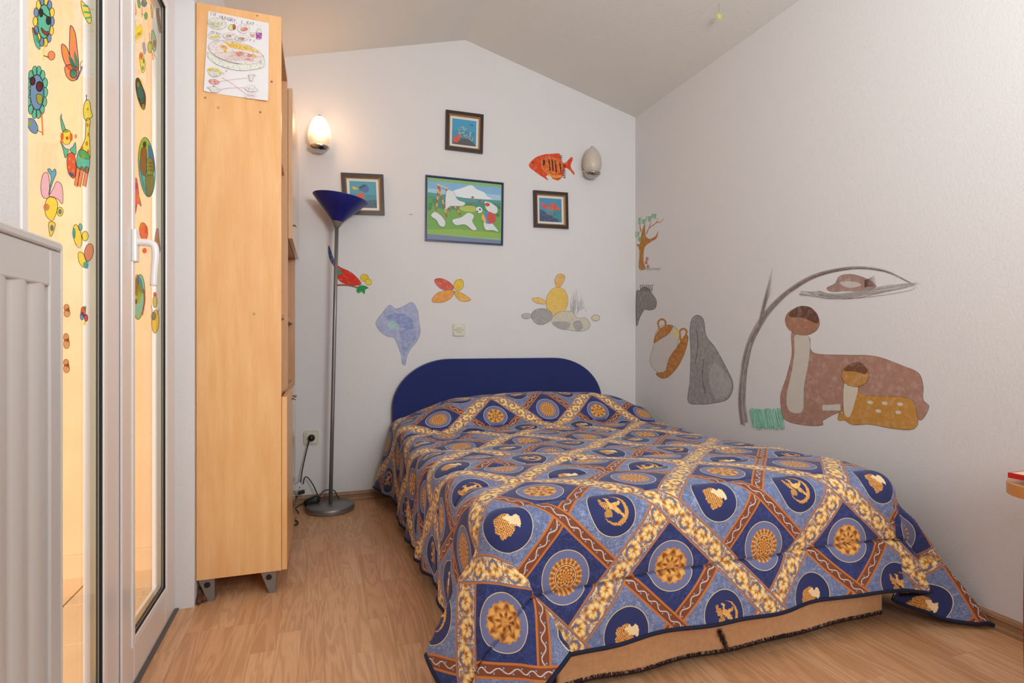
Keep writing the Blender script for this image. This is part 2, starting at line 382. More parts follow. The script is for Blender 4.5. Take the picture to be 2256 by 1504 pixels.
# ------------------------------------------------------------------ quilt fabric
def mat_quilt():
    t = NT('baroque_print_quilt'); u, v, _ = t.xyz(t.uv()); uvv = t.uv()
    nz = t.noise(uvv, 42, 3, 0.6, 1.2); nzf = t.noise(uvv, 130, 3, 0.6, 2.0)
    L = 0.46; R2 = math.sqrt(.5)
    a = u-0.604; b = v-1.36
    p = (a+b)*R2; q = (a-b)*R2
    fp = p-(p/L).round()*L; fq = q-(q/L).round()*L
    sp = fp.sign(); sq = fq.sign(); ap = fp.abs(); aq = fq.abs()
    lp = fp-sp*.108; lq = fq-sq*.108
    r = (lp*lp+lq*lq).sqrt(); th = lp.atan2(lq)
    navy = (sp*sq).lt(0.0)
    light_c = t.ramp(nzf*0.6+nz*0.4, [(0.35, lin('#525d87')), (0.5, lin('#6c789f')), (0.63, lin('#97a2c2'))])
    navy_c = t.ramp(nzf*0.6+nz*0.4, [(0.35, lin('#161f4a')), (0.52, lin('#23316c')), (0.65, lin('#3f4e92'))])
    col = t.mix(navy, light_c, navy_c)
    gold_d, gold_m, gold_l, cream = lin('#8a4a1a'), lin('#c67c30'), lin('#e6ae58'), lin('#f7e0b2')
    # medallion discs
    med = r.lt(.0705); disc = t.mix(navy, lin('#1d2760'), lin('#6c719a'))
    col = t.mix(med, col, t.mix(r.gt(.0685), disc, lin('#e3c98a')))
    # sun (p<0 navy) and rosette (p>0 navy)
    spikes = ((th*20.0).sin().abs())*.006
    sunm = r.lt(spikes+.044)
    sunf = ((th*20.0).sin()*0.5+0.5)*0.5 + ((r*420.0).sin()*0.5+0.5)*0.3+nzf*0.4
    sun_col = t.ramp(sunf, [(0.25, gold_d), (0.55, gold_m), (0.85, gold_l)])
    sun_col = t.mix(((r-.030).abs()).lt(.0032), sun_col, lin('#8a4a28')); sun_col = t.mix(((r-.0300).abs()).lt(.0009), sun_col, cream)
    inner = t.ramp(((th*9.0).sin()*((r*520.0).cos()))*0.45+0.3+nzf*0.4, [(0.2, gold_d), (0.5, gold_m), (0.8, gold_l)])
    sun_col = t.mix(r.lt(.0265), sun_col, inner)
    rosm = r.lt(((th*8.0).sin().abs())*.006+.045)
    swirl = (th*8.0).sin()*0.6+((r*330.0)+(th*8.0).sin()*1.5).sin()*0.5+(nz-0.5)*2.0
    ros_col = t.ramp(swirl*0.38+0.28+nzf*0.45, [(0.15, lin('#7e4416')), (0.45, gold_m), (0.75, gold_l)])
    isr = sp.gt(0.0)
    col = t.mix(navy*(1.0-isr)*sunm, col, sun_col)
    col = t.mix(navy*isr*rosm, col, ros_col)
    # figures: capsules and discs, local axes x = across, y = along the bed
    lx = (lp+lq)*R2; ly = (lp-lq)*R2
    lxj = lx+(nzf-0.5)*.012; lyj = ly+(t.noise(uvv, 210, 2, 0.5, 0)-0.5)*.012
    jx = (nzf-0.5)*.010; jy = (nz-0.5)*.008
    def disc_(cx, cy, rx, ry=None, rot=0.0):
        ry = ry or rx; c, s = math.cos(rot), math.sin(rot)
        dx = lxj-cx; dy = lyj-cy
        X = (dx*c+dy*s)/rx; Y = (dy*c-dx*s)/ry
        return (X*X+Y*Y).lt(1.0)
    wob = (nzf-0.5)*.006
    def union(l):
        m = l[0]
        for k in l[1:]: m = m.max(k)
        return m
    head = 1.0-sp.gt(0.0)
    hmask = (1.0-navy)*head
    cmask = (1.0-navy)*(1.0-head)
    hair_n = t.ramp(nzf*0.7+((lx*900.0+nz*14.0).sin()*((ly*900.0+nz*9.0).sin()))*0.22+0.12, [(0.3, gold_d), (0.45, gold_m), (0.6, gold_l), (0.8, cream)])
    face = union([disc_(-.003, .014, .017, .013), disc_(.006, .006, .012, .015), disc_(.020, .004, .014, .012), disc_(.029, .004, .008, .017, .15)])
    hair = union([disc_(-.020, .010, .014, .014), disc_(-.024, -.006, .013), disc_(-.014, -.020, .013), disc_(.000, -.018, .014, .011), disc_(.010, -.013, .009), disc_(-.010, -.006, .016), disc_(-.020, -.026, .008), disc_(-.006, .022, .013, .005, .2)])
    col = t.mix(hmask*face, col, t.mix(nz*0.6, cream, lin('#e8b070')))
    col = t.mix(hmask*hair, col, hair_n)
    # winged child with a crescent
    cres = (disc_(.008, -.002, .040)*(1.0-disc_(.002, .002, .036)))
    body = union([disc_(.003, .006, .013, .009, -.3), disc_(.012, -.004, .015, .007, -.7), disc_(.024, -.016, .013, .004, -.75), disc_(.017, .010, .011, .005, .1), disc_(.027, .013, .007, .0035, .9),
                  disc_(-.004, .018, .004, .011, -.1), disc_(-.004, .030, .008, .003, -.4)])
    hd = union([disc_(-.018, .010, .0105), disc_(-.025, .018, .006, .008)])
    wing = union([disc_(-.012, -.010, .009, .011, .4), disc_(-.021, -.013, .006, .008), disc_(-.026, .026, .005, .007)])
    col = t.mix(cmask*cres, col, t.mix(nz, gold_m, gold_l))
    col = t.mix(cmask*wing, col, t.mix(nzf, gold_d, gold_l))
    col = t.mix(cmask*body, col, t.ramp(nz*0.5+nzf*0.5, [(0.35, gold_m), (0.5, gold_l), (0.65, lin('#f6d48c'))]))
    col = t.mix(cmask*hd, col, hair_n)
    # rust ribbons
    def ribbon(col, d, s_):
        m = d.abs().lt(.0185)
        base = t.mix(nzf, lin('#6c3219'), lin('#8c4a28'))
        wv = (s_*(2*math.pi/.046)).sin()*.0055
        base = t.mix(((d-wv).abs()).lt(.0011), base, lin('#d9cfc6'))
        wv2 = (s_*(2*math.pi/.046)+0.5).sin()*.0055
        base = t.mix(((d-wv2).abs()).lt(.0005), base, lin('#d9cfc6'))
        k = s_/.023-(s_/.023).round(); dk = (k*.023)
        sgn = ((s_/.023).round()*math.pi).cos()
        e = d+sgn*.0062
        rr = (dk*dk+e*e).sqrt()
        base = t.mix(rr.lt(.0030), base, lin('#6f7690')); base = t.mix(rr.lt(.0010), base, lin('#cfc8c0'))
        base = t.mix(d.abs().gt(.0128), base, lin('#c5702c'))
        return t.mix(m, col, base)
    col = ribbon(col, fq, p); col = ribbon(col, fp, q)
    # gold scroll bands
    def band(col, f_, sg, s_, alt0):
        w = f_-sg*(L/2)
        m = w.abs().lt(.0365)
        base = lin('#666e92')
        P0 = .062
        k = (s_/P0).round(); ls = s_-k*P0
        alt = (k*math.pi).cos()
        wo = w-alt*.006
        r_ = (ls*ls+wo*wo).sqrt(); t_ = (wo*alt).atan2(ls)
        sp_ = (t_-r_*250.0+nz*1.6).sin()
        fr = (t_*7.0+r_*200.0).sin()
        mask = ((r_.lt(.0262)*sp_.gt(-0.62)).max(r_.lt(.0055))).max((w-(s_*(math.pi/P0)).sin()*.010).abs().lt(.0065)).max((nzf.gt(.49))*(w.abs().lt(.029))*r_.gt(.021))
        cc = t.ramp(sp_*0.20+fr*0.12+nzf*0.6+0.22, [(0.26, lin('#9c5c22')), (0.40, lin('#d09040')), (0.56, lin('#ecbc6a')), (0.80, lin('#f8dfa8'))])
        base = t.mix(mask*w.abs().lt(.0295), base, cc)
        base = t.mix(w.abs().gt(.0320), base, lin('#c0702f'))
        return t.mix(m, col, base)
    col = band(col, fq, sq, p, 0); col = band(col, fp, sp, q, 1)
    weave = t.noise(uvv, 700, 2, 0.5)
    return t.bsdf(col, 0.78, 0, t.bump(weave*0.5+nz*0.5, 0.12, 0.003), Sheen_Weight=0.15)
M_quilt = mat_quilt()

# ------------------------------------------------------------------ quilt shape
UL, VF, HT = 0.46, 1.42, 0.50
HEM_L, HEM_F = 0.44, 0.405
UMIN, UMAX, VMIN, VMAX = UL-HEM_L, 2.30, VF-HEM_F, 3.385
def sst(x): x = min(1, max(0, x)); return x*x*(3-2*x)
RR = .07
def prof(s, k, r=RR):
    if s <= 0: return 0.0, 0.0
    if s < r*math.pi/2: return r*math.sin(s/r), r*(1-math.cos(s/r))
    e = s-r*math.pi/2
    return r+e*k, r+e*math.sqrt(1-k*k)
def height(u, v):
    h = HT-.045*sst((v-1.5)/1.1)
    pil = sst((v-2.93)/.19)*(1-.25*sst((v-3.28)/.15))
    x = (u-UL)/(1.86-UL)
    pil *= sst((x+.10)/.34)*sst((1.20-x)/.33)
    h += .150*pil*(1+.06*math.sin(u*6.0))
    h += .010*math.sin(math.pi*min(1, max(0, (u-UL)/1.35)))
    n = noise.noise(Vector((u*3.1, v*4.3, 1.7)))*.010+noise.noise(Vector((u*8.0, v*13.0, 4.2)))*.005
    h += n*min(1, max(.15, (v-1.35)*3))
    # crease where the pillow starts
    h -= .018*math.exp(-((v-2.90-.03*math.sin(u*4))/.035)**2)
    return h
LK = [(0, (-.05, .0, -1)), (12, (-.36, .20, -.9)), (38, (-.16, -.22, -.95)), (60, (.18, -.34, -.93)), (77, (.46, -.28, -.86)), (84, (.20, .02, -.97)), (90, (0, -.12, -1))]
RK = [(0, (.25, 0, -1)), (24, (.52, -.10, -.85)), (40, (.50, -.30, -.85)), (52, (.22, -.16, -.95)), (62, (.0, .02, -1)), (74, (.15, -.30, -.95)), (90, (0, -.12, -1))]
def dirk(K, phi):
    for (a, da), (b, db) in zip(K, K[1:]):
        if phi <= b:
            t = (phi-a)/(b-a); t = t*0.45+sst(t)*0.55
            return Vector(da).lerp(Vector(db), t).normalized()
    return Vector(K[-1][1]).normalized()
def uright(v): return 1.79+.12*sst((v-1.75)/1.5)
def Q(u, v):
    ur = uright(v); a = UL-u; c = u-ur; b = VF-v
    hu = min(max(u, UL), ur); hv = max(v, VF)
    h = height(hu, hv)
    if a > 0 and b > 0 or c > 0 and b > 0:
        left = a > 0; o = a if left else c; K = LK if left else RK
        r = math.hypot(o, b); phi = math.degrees(math.atan2(b, o)); ph = math.radians(phi)
        sx = -1 if left else 1
        hx, hy = sx*math.cos(ph), -math.sin(ph)
        if r < RR*math.pi/2:
            so, sd = prof(r, 0); return Vector((hu+hx*so, hv+hy*so, h-sd))
        base = Vector((hu+hx*RR, hv+hy*RR, h-RR)); l = r-RR*math.pi/2
        ease = sst(l/.12)
        d0 = Vector((hx*.05, hy*.08, -1)).normalized(); d1 = dirk(K, phi)
        d = d0.lerp(d1, .25+.75*ease).normalized() if l > 0 else d0
        p = base+d*l
        if p.z < .016: p += Vector((d.x, d.y, 0)).normalized()*(.016-p.z)*.9 if abs(d.x)+abs(d.y) > .01 else Vector(); p.z = .016
        p.x = min(p.x, XR-.018)
        return p
    if a > 0:
        fl = sst((v-2.95)/.4); k = .04+.20*fl
        so, sd = prof(a, k)
        f = max(0, a-.1)/.34
        w = (.013*math.sin(v*17+1.5*math.sin(v*5))+.006*math.sin(v*41))*f
        return Vector((hu-so+w, v, max(.02, h-sd-(.0 if v < 3 else 0))))
    if c > 0:
        k = .25; so, sd = prof(c, k, .09)
        f = max(0, c-.1)/.34
        x = min(hu+so+.010*math.sin(v*15)*f, XR-.018)
        return Vector((x, hv if v > VF else v, max(.016, h-sd)))
    if b > 0:
        so, sd = prof(b, .12)
        f = max(0, b-.1)/.3
        w = (.012*math.sin(u*9.5+.6)+.006*math.sin(u*23))*f
        ed = .050*sst((u-1.45)/.3)*f
        return Vector((u+ed, hv-so+w, h-sd-.006*math.sin(u*11)*f))
    return Vector((u, v, h))
seams = [1.172+.258*k for k in range(9)]
us = list(np.arange(UMIN, UMAX, .0085))+[UMAX]
vv = set(np.round(np.arange(VMIN, VMAX, .0085), 5)) | {VMAX}
for s in seams:
    vv = {x for x in vv if abs(x-s) > .0095 or x in (VMIN, VMAX)}
    vv |= {s+d for d in (-.009, -.006, -.0035, -.0015, 0, .0015, .0035, .006, .009) if VMIN < s+d < VMAX}
vv = sorted(float(x) for x in vv); us = [float(x) for x in us]
G = np.array([[tuple(Q(u, v)) for u in us] for v in vv])
du = np.gradient(G, axis=1); dv = np.gradient(G, axis=0)
N = np.cross(du, dv); N /= (np.linalg.norm(N, axis=2, keepdims=True)+1e-9)
for j, v in enumerate(vv):
    d = min(abs(v-s) for s in seams)
    puff = .012*(1-math.exp(-(d/.040)))-.010*math.exp(-(d/.0034)**2)
    G[j] += N[j]*puff
    for i, u in enumerate(us):
        # small wrinkles pulled towards the seams
        w = noise.noise(Vector((u*26, v*9, 2.0)))*.0035*math.exp(-(d/.05))
        G[j, i] += N[j, i]*w
nu, nv = len(us), len(vv)
faces = [(j*nu+i, j*nu+i+1, (j+1)*nu+i+1, (j+1)*nu+i) for j in range(nv-1) for i in range(nu-1)]
me = bpy.data.meshes.new('quilt'); me.from_pydata(G.reshape(-1, 3).tolist(), [], faces)
uvl = me.uv_layers.new(name='UVMap')
idx = np.empty(len(me.loops), dtype=np.int32); me.loops.foreach_get('vertex_index', idx)
vuv = [v+.163*sst((v-2.78)/.34) for v in vv]      # extra cloth gathered in front of the pillow
UVG = np.stack([np.tile(np.array(us), nv), np.repeat(np.array(vuv), nu)], axis=1)
uvl.data.foreach_set('uv', UVG[idx].astype(np.float32).ravel())
quilt = link('quilt', me, None, (M_quilt,), True)
tag(quilt, 'blue and gold quilted bedspread with medallions draped over the double bed', 'bedspread')
border = [G[0, i] for i in range(nu)]+[G[j, nu-1] for j in range(1, nv)]
border2 = [G[j, 0] for j in range(nv)]
tube('binding', [Vector(p) for p in border[::2]], .006, M_binding, quilt, 8)
tube('binding', [Vector(p) for p in border2[::2]], .006, M_binding, quilt, 8)

# ------------------------------------------------------------------ bed
bed = empty('bed', (1.12, 2.4, 0), 'low double bed with a curved dark blue padded headboard, in the corner', 'bed')
X0, X1 = .408, 1.804
hb = []
Zt = .842
def arch(x0, x1, z0, zt, rx, rz, n=14):
    pts = [(x0, z0)]
    for k in range(n+1):
        a = math.pi-math.pi/2*k/n; pts.append((x0+rx+rx*math.cos(a), zt-rz+rz*math.sin(a)))
    for k in range(n+1):
        a = math.pi/2-math.pi/2*k/n; pts.append((x1-rx+rx*math.cos(a), zt-rz+rz*math.sin(a)))
    pts.append((x1, z0)); return pts
poly = [Vector((x, 3.392, z)) for x, z in arch(X0-.01, X1+.01, .05, Zt, .36, .30)]
bm = bmesh.new(); prism_bm(bm, poly, Vector((0, .05, 0)))
bmesh.ops.recalc_face_normals(bm, faces=bm.faces)
edges = [e for e in bm.edges if len(e.link_faces) == 2 and abs(e.link_faces[0].normal.y) > .9 and abs(e.link_faces[1].normal.y) < .1 or len(e.link_faces) == 2 and abs(e.link_faces[1].normal.y) > .9 and abs(e.link_faces[0].normal.y) < .1]
bmesh.ops.bevel(bm, geom=edges, offset=.010, segments=3, affect='EDGES', profile=.6)
me = bpy.data.meshes.new('headboard'); bm.to_mesh(me); bm.free(); link('headboard', me, bed, (M_navyfab,))
M_matt = plain('mattress_ticking', '#cfc8bc', 0.9)
M_dark = plain('dark_bed_base', '#2a2430', 0.8)
box('mattress', (X0+.035, 1.44, .27), (X1-.03, 3.385, .425), M_matt, bed, .03, None, 3)
box('bed_base', (X0+.035, 1.46, .06), (X1-.035, 3.38, .268), M_dark, bed, .01)
for lx in (X0+.12, X1-.12):
    for ly in (1.58, 3.25):
        lathe('leg', [(0, 0), (.028, 0), (.034, .062), (0, .062)], M_black, bed, 16, Matrix.Translation((lx, ly, 0)))
# fleece blanket hanging out below the quilt
def mat_fleece():
    t = NT('tan_fleece'); p = t.pos(); n = t.noise(p, 60, 4, .7); m = t.noise(p, 9, 2)
    return t.bsdf(t.mix(n, lin('#bd8352'), lin('#dba877')), .95, 0, t.bump(n, .6, .006), Sheen_Weight=.5)
M_fleece = mat_fleece(); M_pile = plain('dark_pile', '#3a2424', .95, var=.2)
FV = []; path = []
for k in range(121):
    x = .59+(1.782-.59)*k/120
    path.append((x, 1.368+.007*math.sin(x*8)+.004*math.sin(x*19)+0))
path += [(1.788, 1.374), (1.791, 1.384), (1.792, 1.41)]
nz_ = 14; V = []; Fc = []
for k, (x, y) in enumerate(path):
    zb = .030+.007*math.sin(x*5)+.004*math.sin(x*21)
    for j in range(nz_+1):
        z = zb+(.21-zb)*j/nz_
        V.append((x, y-.006*math.sin(j/nz_*math.pi*.5)*0, z))
W = nz_+1
for k in range(len(path)-1):
    for j in range(nz_): Fc.append((k*W+j, (k+1)*W+j, (k+1)*W+j+1, k*W+j+1))
bl = pydata('fleece_blanket', V, Fc, None, (M_fleece,), True)
md = bl.modifiers.new('thick', 'SOLIDIFY'); md.thickness = .012; md.offset = 0
tag(bl, 'tan fleece blanket with dark fringe hanging below the bedspread at the foot', 'blanket')
rf = random.Random(5); V = []; Fc = []
for k in range(7000):
    i = rf.random()*(len(path)-1); a = int(i); f = i-a
    x = path[a][0]*(1-f)+path[a+1][0]*f; y = path[a][1]*(1-f)+path[a+1][1]*f
    zb = .034+.007*math.sin(x*5)+.004*math.sin(x*21)+.006*rf.random()
    y += rf.uniform(-.008, .008); L = rf.uniform(.004, .015)
    dx, dy = rf.uniform(-.006, .006), rf.uniform(-.009, .003)
    n0 = len(V); w = .0009
    V += [(x-w, y, zb), (x+w, y, zb), (x+dx, y+dy, max(.001, zb-L))]; Fc.append((n0, n0+1, n0+2))
    V += [(x, y-w, zb), (x, y+w, zb), (x+dx, y+dy, max(.001, zb-L))]; Fc.append((n0+3, n0+4, n0+5))
tube('dark_rim', [(x, y, .028+.007*math.sin(x*5)+.004*math.sin(x*21)) for x, y in path], .0065, M_pile, bl, 8)
fr = pydata('fringe', V, Fc, bl, (M_pile,)); fr['kind'] = 'stuff'
# slit with dark pile showing
pa = P(1590, 1390, 1, 1.352); pb = P(1606, 1432, 1, 1.352)
V = []; Fc = []
for k in range(380):
    f = rf.random(); c = pa.lerp(pb, f); n0 = len(V)
    c += Vector((rf.gauss(0, .0045), 0, rf.uniform(-.003, .003))); c.y = 1.360+.007*math.sin(c.x*8)+.004*math.sin(c.x*19)
    V += [c+Vector((-.0009, 0, 0)), c+Vector((.0009, 0, 0)), c+Vector((rf.uniform(-.006, .006), -.007, rf.uniform(-.008, .008)))]; Fc.append((n0, n0+1, n0+2))
ft = pydata('slit_pile', V, Fc, bl, (M_pile,)); ft['kind'] = 'stuff'
# ------------------------------------------------------------------ bookcase and cabinet along the left wall
SX0, SX1 = XL+.002, -.148
def leg_part(parent, xr, y, flip=1):
    # tapered sheet-metal foot: right edge upright, left edge slanting, dark round hole
    w0, w1, H = .054, .022, .086
    bm = bmesh.new()
    poly = [(xr-w1, y, 0), (xr, y, 0), (xr, y, H), (xr-w0, y, H)]
    prism_bm(bm, poly, Vector((0, .045, 0)))
    lg = bm_obj('leg', bm, parent, (M_silver,), False, .004)
    M = Matrix.Translation((xr-.024, y-.0008, H-.024)) @ Matrix.Rotation(math.pi/2, 4, 'X')
    bm = bmesh.new(); lathe_bm(bm, [(0, 0), (.0105, 0), (.0105, .001), (0, .001)], 20, M)
    bm_obj('hole', bm, lg, (M_black,)); return lg
T = .018
bc = empty('bookcase', (-.29, 2.46, 0), 'tall beech bookcase with open shelves, its side panel turned to the camera', 'bookcase')
ZB, ZT = .085, 2.176
box('side_panel', (SX0, 2.262, ZB), (SX1, 2.262+T, ZT), M_beech, bc, .0015)
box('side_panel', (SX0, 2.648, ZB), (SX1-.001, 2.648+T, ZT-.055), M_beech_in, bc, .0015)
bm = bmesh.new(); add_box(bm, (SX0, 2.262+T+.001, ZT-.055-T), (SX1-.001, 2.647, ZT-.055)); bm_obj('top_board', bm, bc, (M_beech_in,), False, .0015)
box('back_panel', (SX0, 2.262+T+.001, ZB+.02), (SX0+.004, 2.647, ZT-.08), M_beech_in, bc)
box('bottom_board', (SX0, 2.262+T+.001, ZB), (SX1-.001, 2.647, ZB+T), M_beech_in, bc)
sh_z = []
for (px, py) in ((629, 398), (629, 672), (629, 1010)):
    z = P(px, py, 0, SX1).z; sh_z.append(z)
for z in (1.70, 1.065, .735, .40):
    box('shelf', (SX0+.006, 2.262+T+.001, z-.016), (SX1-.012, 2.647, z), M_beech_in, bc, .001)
d1 = box('door', (SX1+.001, 2.264, ZB+.001), (SX1+.020, 2.664, .740), M_beech, bc, .0015)
def knob(parent, y, z):
    M = Matrix.Translation((SX1+.020, y, z)) @ Matrix.Rotation(math.pi/2, 4, 'Y')
    bm = lathe_bm(bmesh.new(), [(0, 0), (.004, 0), (.004, .008), (.007, .011), (.006, .015), (0, .0165)], 16, M); bm_obj('knob', bm, parent, (M_chrome,), True)
knob(d1, 2.60, .70)
for xr in (-.387+.012, -.168): leg_part(bc, xr, 2.272)
for xr in (-.375, -.168): leg_part(bc, xr, 2.60)

cb = empty('cabinet', (-.29, 3.02, 0), 'lower beech cabinet with glossy doors, between the tall bookcase and the back wall', 'cabinet')
Y0, Y1 = 2.670, 3.360
ZC = 2.086
box('side_panel', (SX0, Y0, ZB), (SX1, Y0+T, ZC), M_beech_in, cb, .0015)
box('side_panel', (SX0, Y1-T, ZB), (SX1, Y1, ZC), M_beech_in, cb, .0015)
box('top_board', (SX0, Y0+T+.001, ZC-T), (SX1, Y1-T-.001, ZC), M_beech_in, cb, .0015)
box('bottom_board', (SX0, Y0+T+.001, ZB), (SX1, Y1-T-.001, ZB+T), M_beech_in, cb)
box('back_panel', (SX0, Y0+T+.001, ZB+.02), (SX0+.004, Y1-T-.001, ZC-.02), M_beech_in, cb)
zs = P(637, 495, 0, SX1+.02).z
for z in (zs+.012, 1.065, .735, .40):
    box('shelf', (SX0+.006, Y0+T+.001, z-.016), (SX1-(.002 if z > 1.2 else .010), Y1-T-.001, z), M_beech_in, cb, .001)
M_beech_gl = mat_beech('beech_gloss', '#c99a74', '#ddb58e', 0.10)
ud = box('door', (SX1+.001, Y0+.001, zs-.008), (SX1+.020, Y1-.001, ZC), M_beech_gl, cb, .0015)
knob(ud, Y0+.05, zs+.06)
ld = box('door', (SX1+.001, Y0-.004, ZB+.001), (SX1+.020, 2.93, .740), M_beech_gl, cb, .0015)
knob(ld, Y0+.05, .70)
for y in (2.70, 3.30):
    for xr in (-.375, -.168): leg_part(cb, xr, y)

# ------------------------------------------------------------------ panel radiator on the left wall, close to the camera
rad = empty('radiator', (-.38, .4, .15), 'white steel panel radiator with fluted front, left beside the camera', 'radiator')
RY0, RY1, RZ0, RZ1, RX = -.35, .898, .16, 1.081, -.330
bm = bmesh.new()
prof_ = []; y = RY0+.02
per = .046
pts = [(RX-.012, RY0+.012)]
npd = int((RY1-RY0-.06)/per)
st = RY1-.034-npd*per
for k in range(npd):
    a = st+k*per*1.0
    for q in range(10):
        f = q/10; pts.append((RX-.0065+.0052*(.5-.5*math.cos(2*math.pi*f))**.4, a+f*per))
pts.append((RX-.0095, RY1-.034))
z0, z1 = RZ0+.045, RZ1-.058
A = [bm.verts.new((x, y, z0)) for x, y in pts[1:]]; Bv = [bm.verts.new((x, y, z1)) for x, y in pts[1:]]
for i in range(len(A)-1): bm.faces.new((A[i], A[i+1], Bv[i+1], Bv[i]))
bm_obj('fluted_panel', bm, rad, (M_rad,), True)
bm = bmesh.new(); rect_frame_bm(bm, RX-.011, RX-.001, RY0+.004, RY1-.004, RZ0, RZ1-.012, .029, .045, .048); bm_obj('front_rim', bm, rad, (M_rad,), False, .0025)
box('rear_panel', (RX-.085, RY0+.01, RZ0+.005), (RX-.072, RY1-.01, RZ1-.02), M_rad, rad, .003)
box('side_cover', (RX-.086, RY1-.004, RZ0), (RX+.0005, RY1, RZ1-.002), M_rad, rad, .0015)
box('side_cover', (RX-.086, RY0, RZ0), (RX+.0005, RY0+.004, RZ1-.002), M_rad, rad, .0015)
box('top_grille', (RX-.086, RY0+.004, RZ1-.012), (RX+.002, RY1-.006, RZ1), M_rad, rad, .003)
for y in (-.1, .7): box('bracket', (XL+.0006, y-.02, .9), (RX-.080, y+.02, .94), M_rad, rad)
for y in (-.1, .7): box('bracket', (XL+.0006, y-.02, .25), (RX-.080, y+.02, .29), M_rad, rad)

# ------------------------------------------------------------------ floor lamp
lc = P(728, 1108, 2, 0.0); LY = 3.292; LXc = ray(728, 900).x/ray(728, 900).y*LY
fl_ = empty('floor_lamp', (LXc, LY, 0), 'silver floor lamp with a dark blue cone shade, standing by the back wall', 'lamp')
o3 = Vector((LXc, LY, 0))
lathe('base', [(0, 0), (.128, 0), (.131, .004), (.131, .026), (.127, .032), (.02, .035), (0, .035)], M_silver, fl_, 56, Matrix.Translation(o3))
top = Vector((P(742, 490, 1, LY).x, LY-.005, P(742, 500, 1, LY).z))
tube('pole', [o3+Vector((0, 0, .034)), o3.lerp(top, .33)+Vector((0, 0, .01)), o3.lerp(top, .66), top], .0105, M_silver, fl_, 16)
tilt = (top-o3).normalized()
Mt = Matrix.Translation(top) @ Matrix.Rotation(math.radians(7.0), 4, 'Y') @ Matrix.Rotation(math.radians(1.0), 4, 'X')
lathe('shade_holder', [(0, -.004), (.0125, -.004), (.018, .006), (.033, .034), (.034, .038), (0, .038)], plain('grey_plastic_cup', '#77716a', .45), fl_, 40, Mt)
sh = [(.031, .030), (.034, .036), (.060, .064), (.100, .106), (.150, .160), (.1505, .163), (.148, .163), (.098, .110), (.058, .068), (.030, .040), (0, .040)]
lathe('shade', [(0, .030)]+sh, M_bluel, fl_, 72, Mt)
# cord of the lamp with its foot switch, plug, socket, multi-plug
sk = P(686, 963, 1, YB)
so_ = empty('wall_socket', (sk.x, YB, sk.z), 'cream wall socket with a black plug, low on the back wall beside the cabinet', 'socket')
def rounded_plate(name, c, w, h, d, mat, parent, rad_=.012):
    bm = bmesh.new(); poly = []
    for sx, sz, a0 in ((1, 1, 0), (-1, 1, 90), (-1, -1, 180), (1, -1, 270)):
        for k in range(6):
            a = math.radians(a0+90*k/5); poly.append(Vector((c[0]+sx*(w/2-rad_)+rad_*math.cos(a), c[1], c[2]+sz*(h/2-rad_)+rad_*math.sin(a))))
    prism_bm(bm, poly, Vector((0, -d, 0)))
    return bm_obj(name, bm, parent, (mat,), False, .002)
rounded_plate('plate', (sk.x, YB, sk.z), .082, .082, .010, M_socket, so_)
rounded_plate('cover', (sk.x+.002, YB-.010, sk.z), .060, .066, .005, plain('cream_cover', '#d8cfbd', .35, var=.02), so_)
My = lambda x, y, z: Matrix.Translation((x, y, z)) @ Matrix.Rotation(math.pi/2, 4, 'X')
lathe('recess', [(0, 0), (.021, 0), (.021, .0025), (.019, .0025), (.019, .001), (0, .001)], M_socket, so_, 32, My(sk.x+.002, YB-.0145, sk.z))
M_cord = plain('dark_cord', '#2b2522', .6)
cord = empty('lamp_cord', (sk.x, YB-.03, .3), 'black lamp cord running from the wall socket down to the multi-plug', 'cord')
lathe('plug', [(0, 0), (.018, 0), (.019, .004), (.019, .018), (.012, .030), (0, .032)], M_black, cord, 28, My(sk.x, YB-.015, sk.z))
def pw(px, py, y): return P(px, py, 1, y)
tube('cable', [pw(682, 968, YB-.042), pw(676, 990, YB-.04), pw(667, 1030, YB-.045), pw(662, 1062, YB-.06)], .0032, M_cord, cord, 8, 8)
mp = empty('multi_plug', tuple(pw(657, 1072, YB-.10)), 'white angled multi-plug hanging on cords beside the cabinet', 'plug')
c = pw(655, 1071, YB-.09)
bm = bmesh.new(); add_box(bm, (-.022, -.02, -.018), (.022, .02, .018)); bmesh.ops.transform(bm, matrix=Matrix.Translation(c) @ Matrix.Rotation(math.radians(-28), 4, 'Y'), verts=bm.verts)
bm_obj('body', bm, mp, (plain('white_plug', '#d9d2d6', .4),), False, .005)
c2 = pw(664, 1084, YB-.09)
bm = bmesh.new(); add_box(bm, (-.018, -.016, -.009), (.018, .016, .009)); bmesh.ops.transform(bm, matrix=Matrix.Translation(c2) @ Matrix.Rotation(math.radians(-12), 4, 'Y'), verts=bm.verts)
bm_obj('plug', bm, mp, (M_black,), False, .004)
c3 = pw(660, 1073, YB-.112)
lathe('hole', [(0, 0), (.003, 0), (.003, .001), (0, .001)], M_black, mp, 12, My(c3.x, c3.y, c3.z))
fs = P(688, 1112, 2, 0); fsc = pw(687, 1100, YB-.10)
fsc.z = .042
sw_ = empty('foot_switch', (fsc.x, fsc.y, 0), 'black foot switch on the cord beside the lamp base', 'switch')
bm = bmesh.new(); r = bmesh.ops.create_uvsphere(bm, u_segments=28, v_segments=16, radius=1)
for v in r['verts']:
    for k in range(3): v.co[k] = math.copysign(abs(v.co[k])**.6, v.co[k])
bmesh.ops.transform(bm, matrix=Matrix.Translation(fsc) @ Matrix.Rotation(math.radians(-24), 4, 'Y') @ Matrix.Diagonal((.045, .026, .024, 1)), verts=bm.verts)
bm_obj('body', bm, sw_, (M_black,), True)
